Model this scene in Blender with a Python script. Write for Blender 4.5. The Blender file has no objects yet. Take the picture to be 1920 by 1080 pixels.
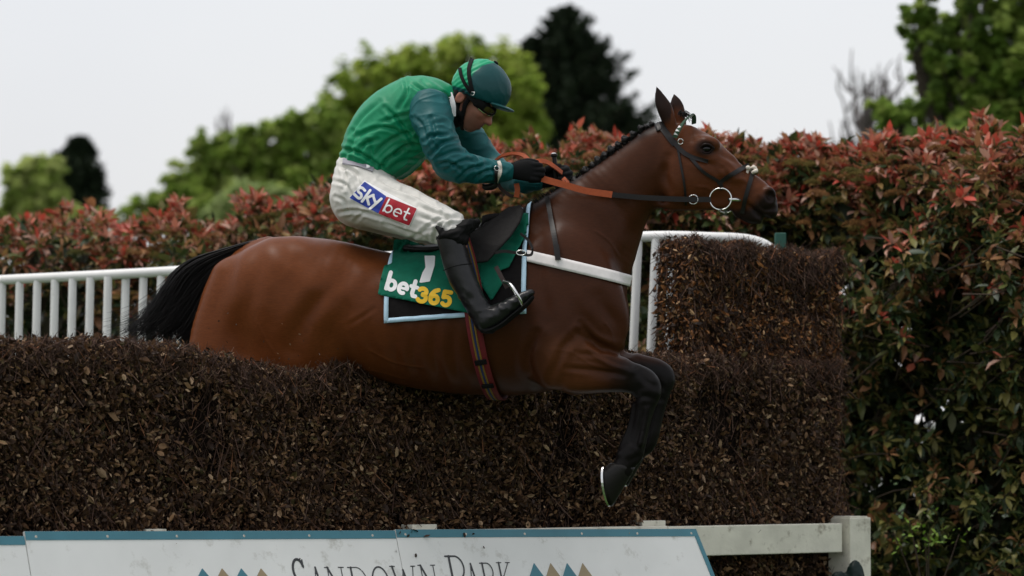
import bpy, math, random
import numpy as np
from mathutils import Vector, Matrix
from mathutils.bvhtree import BVHTree
rad = math.radians
rng = np.random.default_rng(7)
random.seed(7)
scene = bpy.context.scene
COL = scene.collection

# ------------------------------------------------------------------ camera
FPX = 6300.0                      # focal length in pixels of a 1920 wide frame
PITCH = math.atan(310 / FPX)
CAM = np.array([0.0, 0.0, 0.90])
cam_data = bpy.data.cameras.new('camera')
cam_data.sensor_width = 36.0
cam_data.lens = 36.0 * FPX / 1920
cam_data.clip_start = 0.1
cam_data.clip_end = 3000
cam_data.dof.use_dof = True
cam_data.dof.focus_distance = 13.5
cam_data.dof.aperture_fstop = 2.9
cam = bpy.data.objects.new('camera', cam_data)
COL.objects.link(cam)
cam.location = CAM.tolist()
cam.rotation_euler = (rad(90) + PITCH, 0, 0)
scene.camera = cam
C_FWD = np.array([0, math.cos(PITCH), math.sin(PITCH)])
C_UP = np.array([0, -math.sin(PITCH), math.cos(PITCH)])
C_RT = np.array([1.0, 0, 0])

# ------------------------------------------------------------------ sky and sun
SUN_EL, SUN_AZ = rad(70), rad(268)        # azimuth clockwise from +Y
world = bpy.data.worlds.new('World')
scene.world = world
world.use_nodes = True
nt = world.node_tree
nt.nodes.clear()
w_out = nt.nodes.new('ShaderNodeOutputWorld')
w_sky = nt.nodes.new('ShaderNodeTexSky')
w_sky.sky_type = 'NISHITA'
w_sky.sun_disc = False
w_sky.sun_elevation = SUN_EL
w_sky.sun_rotation = SUN_AZ
w_sky.dust_density = 6
w_b1 = nt.nodes.new('ShaderNodeBackground')
w_b1.inputs['Strength'].default_value = 0.05
nt.links.new(w_sky.outputs[0], w_b1.inputs['Color'])
w_tc = nt.nodes.new('ShaderNodeTexCoord')
w_n = nt.nodes.new('ShaderNodeTexNoise')
w_n.inputs['Scale'].default_value = 5.0
w_n.inputs['Detail'].default_value = 4.0
nt.links.new(w_tc.outputs['Generated'], w_n.inputs['Vector'])
w_r = nt.nodes.new('ShaderNodeValToRGB')
w_r.color_ramp.elements[0].position = 0.3
w_r.color_ramp.elements[0].color = (0.73, 0.735, 0.76, 1)
w_r.color_ramp.elements[1].position = 0.72
w_r.color_ramp.elements[1].color = (0.79, 0.79, 0.80, 1)
nt.links.new(w_n.outputs['Fac'], w_r.inputs['Fac'])
w_b2 = nt.nodes.new('ShaderNodeBackground')
w_b2.inputs['Strength'].default_value = 0.95
nt.links.new(w_r.outputs['Color'], w_b2.inputs['Color'])
w_add = nt.nodes.new('ShaderNodeAddShader')
nt.links.new(w_b1.outputs[0], w_add.inputs[0])
nt.links.new(w_b2.outputs[0], w_add.inputs[1])
nt.links.new(w_add.outputs[0], w_out.inputs['Surface'])
sun_data = bpy.data.lights.new('sun', 'SUN')
sun_data.energy = 1.5
sun_data.angle = rad(22)
sun_data.color = (1.0, 0.97, 0.93)
sun = bpy.data.objects.new('sun', sun_data)
COL.objects.link(sun)
sdir = Vector((math.sin(SUN_AZ) * math.cos(SUN_EL), math.cos(SUN_AZ) * math.cos(SUN_EL), math.sin(SUN_EL)))
sun.rotation_euler = sdir.to_track_quat('Z', 'Y').to_euler()
sun.location = (0, 0, 12)
scene.view_settings.view_transform = 'Standard'
scene.view_settings.look = 'None'
scene.view_settings.exposure = 0.0
scene.view_settings.gamma = 1.0
scene.view_settings.use_curve_mapping = False

# ------------------------------------------------------------------ helpers
def W(px, py, d):
    """world point seen at a photograph pixel, d metres in front of the lens"""
    px = np.asarray(px, float); py = np.asarray(py, float); d = np.asarray(d, float)
    px, py, d = np.broadcast_arrays(px, py, d)
    return (CAM + d[..., None] * (C_FWD + C_RT * ((px - 960) / FPX)[..., None] - C_UP * ((py - 540) / FPX)[..., None]))

def noise(p, freq=1.0, seed=0):
    """smooth value noise, -1..1"""
    p = np.asarray(p, float) * freq
    i = np.floor(p).astype(np.int64); f = p - i
    u = f * f * (3 - 2 * f)
    def hsh(a, b, c):
        n = (a * 374761393 + b * 668265263 + c * 1440662683 + seed * 974634777) & 0x7fffffff
        n = ((n ^ (n >> 13)) * 1274126177) & 0x7fffffff
        n = (n ^ (n >> 16)) & 0xffff
        return n / 32767.5 - 1
    r = 0
    for a in (0, 1):
        for b in (0, 1):
            for c in (0, 1):
                w = (u[..., 0] if a else 1 - u[..., 0]) * (u[..., 1] if b else 1 - u[..., 1]) * (u[..., 2] if c else 1 - u[..., 2])
                r = r + w * hsh(i[..., 0] + a, i[..., 1] + b, i[..., 2] + c)
    return r

def fbm(p, freq, seed=0, oct=3):
    r = 0; a = 1.0
    for o in range(oct):
        r = r + a * noise(p, freq * 2 ** o, seed + o); a *= 0.5
    return r

def np_mesh(name, V, F, col=None, smooth=True):
    V = np.asarray(V, np.float32); F = np.asarray(F, np.int32)
    me = bpy.data.meshes.new(name)
    k = F.shape[1]
    me.vertices.add(len(V)); me.vertices.foreach_set('co', V.ravel())
    me.loops.add(F.size); me.loops.foreach_set('vertex_index', F.ravel())
    me.polygons.add(len(F)); me.polygons.foreach_set('loop_start', np.arange(0, F.size, k, dtype=np.int32))
    try: me.polygons.foreach_set('loop_total', np.full(len(F), k, np.int32))
    except Exception: pass
    me.polygons.foreach_set('use_smooth', np.full(len(F), bool(smooth)))
    if col is not None:
        a = me.color_attributes.new('Col', 'FLOAT_COLOR', 'POINT')
        c = np.ones((len(V), 4), np.float32); c[:, :3] = col
        a.data.foreach_set('color', c.ravel())
    me.update(calc_edges=True)
    me.validate()
    return me

def obj(name, me, mat=None, parent=None):
    o = bpy.data.objects.new(name, me)
    COL.objects.link(o)
    if mat is not None and me is not None:
        if len(me.materials) == 0: me.materials.append(mat)
    if parent is not None: o.parent = parent
    return o

def tag(o, label=None, cat=None, group=None, kind=None):
    if label: o['label'] = label
    if cat: o['category'] = cat
    if group: o['group'] = group
    if kind: o['kind'] = kind
    return o

def empty(name, M=None):
    o = bpy.data.objects.new(name, None)
    COL.objects.link(o)
    o.empty_display_size = 0.1
    if M is not None: o.matrix_world = M
    return o

def merge(parts):
    """[(V,F),...] with the same polygon size, or with a third entry, the colour per vertex"""
    V = []; F = []; C = []; n = 0
    for p in parts:
        V.append(p[0]); F.append(np.asarray(p[1]) + n); n += len(p[0])
        if len(p) > 2: C.append(p[2])
    return np.concatenate(V), np.concatenate(F), (np.concatenate(C) if C else None)

def box(c, s, R=None):
    v = np.array([[x, y, z] for x in (-.5, .5) for y in (-.5, .5) for z in (-.5, .5)]) * np.asarray(s)
    if R is not None: v = v @ np.asarray(R).T
    f = np.array([[0, 1, 3, 2], [4, 6, 7, 5], [0, 4, 5, 1], [2, 3, 7, 6], [0, 2, 6, 4], [1, 5, 7, 3]])
    return v + np.asarray(c), f

def bevel(o, w, seg=2):
    m = o.modifiers.new('bevel', 'BEVEL'); m.width = w; m.segments = seg; m.limit_method = 'ANGLE'
    return o

def tubes(P, Rr, k=5, cap=True):
    """P (m,n,3) paths, Rr (m,n) radii: quads"""
    P = np.asarray(P, float); Rr = np.asarray(Rr, float)
    m, n, _ = P.shape
    T = np.gradient(P, axis=1); T /= np.linalg.norm(T, axis=2, keepdims=True) + 1e-9
    ref = np.where(np.abs(T[:, :1, 2:3]) > 0.9, np.array([1.0, 0, 0]), np.array([0, 0, 1.0]))
    ref = np.broadcast_to(ref, P.shape)
    A = np.cross(T, ref); A /= np.linalg.norm(A, axis=2, keepdims=True) + 1e-9
    B = np.cross(T, A)
    th = np.arange(k) / k * 2 * math.pi
    V = P[:, :, None, :] + Rr[:, :, None, None] * (A[:, :, None, :] * np.cos(th)[:, None] + B[:, :, None, :] * np.sin(th)[:, None])
    V = V.reshape(-1, 3)
    i = np.arange(m)[:, None, None] * n * k + np.arange(n - 1)[None, :, None] * k + np.arange(k)[None, None, :]
    j = np.arange(m)[:, None, None] * n * k + np.arange(n - 1)[None, :, None] * k + ((np.arange(k) + 1) % k)[None, None, :]
    F = np.stack([i, j, j + k, i + k], -1).reshape(-1, 4)
    return V, F

def crom(pts, n):
    """Catmull-Rom resampling of a list of equal-length tuples"""
    p = np.asarray(pts, float)
    p = np.vstack([2 * p[0] - p[1], p, 2 * p[-1] - p[-2]])
    m = len(p) - 3
    t = np.linspace(0, m, n); i = np.minimum(t.astype(int), m - 1); f = (t - i)[:, None]
    a, b, c, d = p[i], p[i + 1], p[i + 2], p[i + 3]
    return 0.5 * (2 * b + (c - a) * f + (2 * a - 5 * b + 4 * c - d) * f ** 2 + (3 * b - a - 3 * c + d) * f ** 3)

# ---- distance fields meshed by surface nets: bodies and clothes as one continuous skin
class Field:
    def __init__(s, lo, hi, h):
        s.lo = np.asarray(lo, float); s.h = h
        s.n = np.ceil((np.asarray(hi, float) - s.lo) / h).astype(int) + 1
        s.d = np.full(tuple(s.n), 0.5, np.float32)
    def sub(s, lo, hi):
        a = np.clip(np.floor((np.asarray(lo) - s.lo) / s.h).astype(int), 0, s.n - 1)
        b = np.clip(np.ceil((np.asarray(hi) - s.lo) / s.h).astype(int) + 1, 1, s.n)
        sl = tuple(slice(i, max(j, i + 1)) for i, j in zip(a, b))
        ax = [(s.lo[q] + s.h * np.arange(sl[q].start, sl[q].stop)).astype(np.float32) for q in range(3)]
        return sl, ax
    def blend(s, sl, v, k, op):
        c = s.d[sl]
        if op == '+':
            if k <= 0: s.d[sl] = np.minimum(c, v)
            else:
                q = np.maximum(k - np.abs(c - v), 0) / k
                s.d[sl] = np.minimum(c, v) - q * q * k * 0.25
        else:
            v = -v
            if k <= 0: s.d[sl] = np.maximum(c, v)
            else:
                q = np.maximum(k - np.abs(c - v), 0) / k
                s.d[sl] = np.maximum(c, v) + q * q * k * 0.25
    def ell(s, c, r, k=0.03, op='+', R=None):
        c = np.asarray(c, float); r = np.asarray(r, float) * np.ones(3)
        m = (r.max() if R is not None else r) + k + 3 * s.h
        sl, ax = s.sub(c - m, c + m)
        X = ax[0][:, None, None] - c[0]; Y = ax[1][None, :, None] - c[1]; Z = ax[2][None, None, :] - c[2]
        if R is not None:
            R = np.asarray(R)      # rows are the ellipsoid's axes
            X, Y, Z = (R[q, 0] * X + R[q, 1] * Y + R[q, 2] * Z for q in range(3))
        k0 = np.sqrt((X / r[0]) ** 2 + (Y / r[1]) ** 2 + (Z / r[2]) ** 2)
        k1 = np.sqrt((X / r[0] ** 2) ** 2 + (Y / r[1] ** 2) ** 2 + (Z / r[2] ** 2) ** 2) + 1e-9
        s.blend(sl, (k0 * (k0 - 1) / k1).astype(np.float32), k, op)
    def sweep(s, pts, k=0.03, n=None, op='+', lat=(0, 1, 0)):
        """pts (x,y,z,r_in_plane,r_lateral): smooth elliptical limb"""
        q = np.asarray(pts, float)
        if n != 0 and len(q) > 2: q = crom(q, n or (len(q) - 1) * 5 + 1)
        mx = q[:, 3:].max() + k + 3 * s.h
        sl, ax = s.sub(q[:, :3].min(0) - mx, q[:, :3].max(0) + mx)
        D = np.full(tuple(len(a) for a in ax), 0.5, np.float32)
        lat = np.asarray(lat, float)
        for a, b in zip(q[:-1], q[1:]):
            T = b[:3] - a[:3]; L = np.linalg.norm(T)
            if L < 1e-6: continue
            T = T / L
            Bv = lat - T * (lat @ T); Bv /= np.linalg.norm(Bv) + 1e-9
            N = np.cross(T, Bv)
            m = max(a[3:].max(), b[3:].max()) + k + 3 * s.h
            lo = np.minimum(a[:3], b[:3]) - m; hi = np.maximum(a[:3], b[:3]) + m
            ii = [(max(int((lo[z] - ax[z][0]) / s.h), 0), min(int((hi[z] - ax[z][0]) / s.h) + 2, len(ax[z]))) for z in range(3)]
            ss = tuple(slice(*e) for e in ii)
            X = ax[0][ss[0]][:, None, None] - np.float32(a[0]); Y = ax[1][ss[1]][None, :, None] - np.float32(a[1]); Z = ax[2][ss[2]][None, None, :] - np.float32(a[2])
            tt = X * T[0] + Y * T[1] + Z * T[2]
            u = np.clip(tt / L, 0, 1)
            rn = a[3] + u * (b[3] - a[3]); rb = a[4] + u * (b[4] - a[4])
            tg = tt - u * L; rm = np.minimum(rn, rb)
            nn = X * N[0] + Y * N[1] + Z * N[2]; bb = X * Bv[0] + Y * Bv[1] + Z * Bv[2]
            k0 = np.sqrt((nn / rn) ** 2 + (bb / rb) ** 2 + (tg / rm) ** 2)
            k1 = np.sqrt((nn / rn ** 2) ** 2 + (bb / rb ** 2) ** 2 + (tg / rm ** 2) ** 2) + 1e-9
            D[ss] = np.minimum(D[ss], k0 * (k0 - 1) / k1)
        s.blend(sl, D, k, op)
    def plane_cut(s, p, n, k=0.0):
        """remove what lies on the side n points to"""
        X = (s.lo[0] + s.h * np.arange(s.n[0]))[:, None, None] - p[0]
        Y = (s.lo[1] + s.h * np.arange(s.n[1]))[None, :, None] - p[1]
        Z = (s.lo[2] + s.h * np.arange(s.n[2]))[None, None, :] - p[2]
        v = -(X * n[0] + Y * n[1] + Z * n[2])
        s.blend(tuple(slice(0, q) for q in s.n), v.astype(np.float32), k, '-')
    def mesh(s, smooth=1):
        d = s.d; sg = d < 0
        nx, ny, nz = d.shape
        cnt = np.zeros((nx - 1, ny - 1, nz - 1), np.uint8)
        for a in (0, 1):
            for b in (0, 1):
                for c in (0, 1):
                    cnt += sg[a:nx - 1 + a, b:ny - 1 + b, c:nz - 1 + c]
        mk = (cnt > 0) & (cnt < 8)
        idx = np.argwhere(mk)
        ids = np.full(mk.shape, -1, np.int32); ids[mk] = np.arange(len(idx))
        acc = np.zeros((len(idx), 3)); num = np.zeros(len(idx))
        cor = [(a, b, c) for a in (0, 1) for b in (0, 1) for c in (0, 1)]
        for p in cor:
            for ax_ in range(3):
                if p[ax_]: continue
                q = list(p); q[ax_] = 1
                da = d[idx[:, 0] + p[0], idx[:, 1] + p[1], idx[:, 2] + p[2]]
                db = d[idx[:, 0] + q[0], idx[:, 1] + q[1], idx[:, 2] + q[2]]
                cr = (da < 0) != (db < 0)
                t = np.where(cr, da / np.where(cr, da - db, 1), 0)
                pos = np.tile(np.array(p, float), (len(idx), 1)); pos[:, ax_] += t
                acc[cr] += pos[cr]; num[cr] += 1
        V = s.lo + s.h * (idx + acc / num[:, None])
        Fs = []
        for ax_ in range(3):
            b_, c_ = (ax_ + 1) % 3, (ax_ + 2) % 3
            A = np.take(sg, range(0, d.shape[ax_] - 1), ax_); B = np.take(sg, range(1, d.shape[ax_]), ax_)
            e = np.argwhere(A != B)
            e = e[(e[:, b_] > 0) & (e[:, c_] > 0) & (e[:, b_] < d.shape[b_] - 1) & (e[:, c_] < d.shape[c_] - 1)]
            ins = A[e[:, 0], e[:, 1], e[:, 2]]
            qs = []
            for (ob, oc) in ((-1, -1), (0, -1), (0, 0), (-1, 0)):
                w = e.copy(); w[:, b_] += ob; w[:, c_] += oc
                qs.append(ids[w[:, 0], w[:, 1], w[:, 2]])
            f = np.stack(qs, 1)
            f[~ins] = f[~ins][:, ::-1]
            Fs.append(f)
        F = np.concatenate(Fs)
        for _ in range(smooth):
            S = np.zeros_like(V); n_ = np.zeros(len(V))
            for i in range(4):
                np.add.at(S, F[:, i], V[F[:, (i + 1) % 4]]); np.add.at(n_, F[:, i], 1)
            V = 0.4 * V + 0.6 * S / n_[:, None]
        return V, F

def vnormals(V, F):
    N = np.zeros_like(V)
    fn = np.cross(V[F[:, 2]] - V[F[:, 0]], V[F[:, -1]] - V[F[:, 1]])
    for i in range(F.shape[1]): np.add.at(N, F[:, i], fn)
    return N / (np.linalg.norm(N, axis=1, keepdims=True) + 1e-12)

def bvh_of(V, F):
    return BVHTree.FromPolygons([tuple(v) for v in V.tolist()], F.tolist())

# ---- flat outlines (lettering, straps, patches): a grid snapped to a 2D distance field
def seg_d(P, a, b):
    a = np.asarray(a, float); b = np.asarray(b, float)
    ab = b - a; t = np.clip(((P - a) @ ab) / (ab @ ab + 1e-12), 0, 1)
    return np.linalg.norm(P - a - t[:, None] * ab, axis=1)

def line_sdf(lines):
    """[(points, width)]"""
    def f(P):
        d = np.full(len(P), 1e9)
        for pts, w in lines:
            for a, b in zip(pts[:-1], pts[1:]):
                d = np.minimum(d, seg_d(P, a, b) - w / 2)
        return d
    return f

def poly_sdf(poly):
    poly = np.asarray(poly, float)
    def f(P):
        d = np.full(len(P), 1e9); ins = np.zeros(len(P), bool)
        for a, b in zip(poly, np.roll(poly, -1, 0)):
            d = np.minimum(d, seg_d(P, a, b))
            c = (a[1] > P[:, 1]) != (b[1] > P[:, 1])
            with np.errstate(divide='ignore', invalid='ignore'):
                x = (b[0] - a[0]) * (P[:, 1] - a[1]) / (b[1] - a[1]) + a[0]
            ins ^= c & (P[:, 0] < x)
        return np.where(ins, -d, d)
    return f

def shape2d(sdf, lo, hi, h):
    nx = int((hi[0] - lo[0]) / h) + 2; ny = int((hi[1] - lo[1]) / h) + 2
    gx, gy = np.meshgrid(lo[0] + h * np.arange(nx), lo[1] + h * np.arange(ny), indexing='ij')
    P = np.stack([gx.ravel(), gy.ravel()], 1)
    D = sdf(P); e = h * 0.05
    near = np.abs(D) < 0.8 * h
    Q = P[near]
    if len(Q):
        g = np.stack([(sdf(Q + [e, 0]) - sdf(Q - [e, 0])) / (2 * e), (sdf(Q + [0, e]) - sdf(Q - [0, e])) / (2 * e)], 1)
        n2 = (g ** 2).sum(1, keepdims=True)
        P[near] = np.where(n2 > 0.3, Q - np.clip(D[near], -.8 * h, .8 * h)[:, None] * g / np.maximum(n2, .3), Q)
    i = np.arange(nx * ny).reshape(nx, ny)
    F = np.stack([i[:-1, :-1], i[1:, :-1], i[1:, 1:], i[:-1, 1:]], -1).reshape(-1, 4)
    F = F[D[F].mean(1) < 0]
    u, inv = np.unique(F, return_inverse=True)
    return P[u], inv.reshape(F.shape)

def slab(V, N, F, t):
    """give a sheet thickness t, growing along its normals"""
    n = len(V)
    e = np.concatenate([F[:, [i, (i + 1) % 4]] for i in range(4)])
    key = {}
    for a, b in e.tolist(): key[(a, b)] = 1
    bd = np.array([[a, b] for a, b in key if (b, a) not in key])
    top = V + N * t
    Ff = [F + n, F[:, ::-1]]
    if len(bd): Ff.append(np.stack([bd[:, 0], bd[:, 1], bd[:, 1] + n, bd[:, 0] + n], 1))
    return np.concatenate([V, top]), np.concatenate(Ff)

# ------------------------------------------------------------------ materials
def mat(name, base=(.5, .5, .5), rough=.5, spec=.5, attr=False, var=0.0, vscale=12, vdetail=4, bump=0.0, bscale=60, bdist=0.01,
        metal=0, sheen=0.0, leaf=0.0, coat=0.0, stretch=None, dirt=None, sss=0.0):
    m = bpy.data.materials.new(name); m.use_nodes = True
    t = m.node_tree; N = t.nodes; L = t.links
    b = N['Principled BSDF']
    b.inputs['Roughness'].default_value = rough
    b.inputs['Specular IOR Level'].default_value = spec
    b.inputs['Metallic'].default_value = metal
    b.inputs['Sheen Weight'].default_value = sheen
    b.inputs['Coat Weight'].default_value = coat
    if sss:
        b.inputs['Subsurface Weight'].default_value = sss
        b.inputs['Subsurface Radius'].default_value = (.01, .004, .002)
    tc = N.new('ShaderNodeTexCoord')
    mp = N.new('ShaderNodeMapping')
    L.new(tc.outputs['Object'], mp.inputs['Vector'])
    if stretch: mp.inputs['Scale'].default_value = stretch
    if attr:
        c = N.new('ShaderNodeVertexColor'); c.layer_name = 'Col'; cs = c.outputs['Color']
    else:
        c = N.new('ShaderNodeRGB'); c.outputs[0].default_value = (*base, 1); cs = c.outputs[0]
    if var:
        n = N.new('ShaderNodeTexNoise'); n.inputs['Scale'].default_value = vscale; n.inputs['Detail'].default_value = vdetail
        L.new(mp.outputs[0], n.inputs['Vector'])
        r = N.new('ShaderNodeMapRange'); r.inputs[1].default_value = .3; r.inputs[2].default_value = .7
        r.inputs[3].default_value = 1 - var; r.inputs[4].default_value = 1 + var
        L.new(n.outputs['Fac'], r.inputs[0])
        mx = N.new('ShaderNodeVectorMath'); mx.operation = 'SCALE'
        L.new(cs, mx.inputs[0]); L.new(r.outputs[0], mx.inputs['Scale']); cs = mx.outputs[0]
    if dirt:
        dc, dscale, lo_, hi_ = dirt
        n = N.new('ShaderNodeTexNoise'); n.inputs['Scale'].default_value = dscale; n.inputs['Detail'].default_value = 8; n.inputs['Roughness'].default_value = .7
        L.new(tc.outputs['Object'], n.inputs['Vector'])
        r = N.new('ShaderNodeMapRange'); r.inputs[1].default_value = lo_; r.inputs[2].default_value = hi_
        L.new(n.outputs['Fac'], r.inputs[0])
        mx = N.new('ShaderNodeMix'); mx.data_type = 'RGBA'
        L.new(r.outputs[0], mx.inputs[0]); L.new(cs, mx.inputs[6]); mx.inputs[7].default_value = (*dc, 1); cs = mx.outputs[2]
    L.new(cs, b.inputs['Base Color'])
    if bump:
        n = N.new('ShaderNodeTexNoise'); n.inputs['Scale'].default_value = bscale; n.inputs['Detail'].default_value = 5
        L.new(mp.outputs[0], n.inputs['Vector'])
        bp = N.new('ShaderNodeBump'); bp.inputs['Strength'].default_value = bump; bp.inputs['Distance'].default_value = bdist
        L.new(n.outputs['Fac'], bp.inputs['Height']); L.new(bp.outputs[0], b.inputs['Normal'])
    if leaf:
        tr = N.new('ShaderNodeBsdfTranslucent'); L.new(cs, tr.inputs['Color'])
        ms = N.new('ShaderNodeMixShader'); ms.inputs[0].default_value = leaf
        L.new(b.outputs[0], ms.inputs[1]); L.new(tr.outputs[0], ms.inputs[2])
        L.new(ms.outputs[0], N['Material Output'].inputs['Surface'])
    return m
# ------------------------------------------------------------------ the setting: turf
def grid_sheet(x0, x1, y0, y1, z, n):
    gx, gy = np.meshgrid(np.linspace(x0, x1, n), np.linspace(y0, y1, n), indexing='ij')
    V = np.stack([gx.ravel(), gy.ravel(), np.full(n * n, z)], 1)
    i = np.arange(n * n).reshape(n, n)
    return V, np.stack([i[:-1, :-1], i[1:, :-1], i[1:, 1:], i[:-1, 1:]], -1).reshape(-1, 4)
M_turf = mat('turf', (.045, .085, .02), .9, .2, var=.45, vscale=3, vdetail=8, bump=.6, bscale=90, bdist=.03)
V, F = grid_sheet(-600, 600, -60, 1500, 0, 3)
tag(obj('ground', np_mesh('ground', V, F), M_turf), kind='structure')

# ------------------------------------------------------------------ the steeplechase fence
def fd(px): return 12.4 / (1 - 0.000116 * np.asarray(px, float))
def fxy(px):
    d = fd(px) / math.cos(PITCH)
    return np.stack([(np.asarray(px, float) - 960) / FPX * fd(px), d * (1.0 + 0 * np.asarray(px, float))], -1)
F0, F1 = fxy(0.0), fxy(1600.0)
FE = (F1 - F0) / np.linalg.norm(F1 - F0)
FN = np.array([FE[1], -FE[0]])                 # towards the camera
_t = np.linspace(-700, 1900, 400)
_s = (fxy(_t) - F0) @ FE
def s_px(px, o=0.0): return np.interp(px, _t, _s) - .77 * o          # o: how far in front of the brush
def px_s(s): return np.interp(s, _s, _t)
def FP(s, o, z):
    s, o, z = np.broadcast_arrays(np.asarray(s, float), np.asarray(o, float), np.asarray(z, float))
    xy = F0 + s[..., None] * FE + o[..., None] * FN
    return np.concatenate([xy, z[..., None]], -1)
S_L, S_T, S_R = -1.6, float(s_px(1252, -.34)), float(s_px(1596))

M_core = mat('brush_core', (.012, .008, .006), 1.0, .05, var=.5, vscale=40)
M_twig = mat('birch_twig', attr=True, rough=.8, spec=.2)
M_bleaf = mat('dry_leaf', attr=True, rough=.6, spec=.3, leaf=.12)

def rot_frames(D, roll):
    """frames with x along D, turned by roll about it"""
    D = D / (np.linalg.norm(D, axis=1, keepdims=True) + 1e-9)
    up = np.where(np.abs(D[:, 2:3]) > .95, np.array([1.0, 0, 0]), np.array([0, 0, 1.0]))
    Y = np.cross(up, D); Y /= np.linalg.norm(Y, axis=1, keepdims=True)
    Z = np.cross(D, Y)
    c, s = np.cos(roll)[:, None], np.sin(roll)[:, None]
    Y2 = Y * c + Z * s; Z2 = -Y * s + Z * c
    return D, Y2, Z2

def inst(TV, TF, P, fr, size):
    """copies of a small template: (m) positions, frames and sizes (m,) or (m,3)"""
    D, Y, Z = fr
    size = np.asarray(size, float)
    if size.ndim == 1: size = size[:, None] * np.ones(3)
    L = TV[None] * size[:, None, :]
    V = P[:, None, :] + L[..., 0:1] * D[:, None] + L[..., 1:2] * Y[:, None] + L[..., 2:3] * Z[:, None]
    n = len(TV)
    Fm = TF[None] + (np.arange(len(P)) * n)[:, None, None]
    return V.reshape(-1, 3), Fm.reshape(-1, TF.shape[1])

DRY_V = np.array([[0, 0, 0], [.22, .24, .07], [.62, .27, .20], [1, .04, .16], [.66, -.25, .15], [.25, -.26, .09], [.45, .01, -.07]])
DRY_F = np.array([[0, 6, 1], [1, 6, 2], [2, 6, 3], [3, 6, 4], [4, 6, 5], [5, 6, 0]])

def pick(cols, p, n):
    c = np.asarray(cols, float)[rng.choice(len(cols), n, p=np.asarray(p) / np.sum(p))]
    return c * rng.uniform(.65, 1.3, (n, 1))

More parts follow.
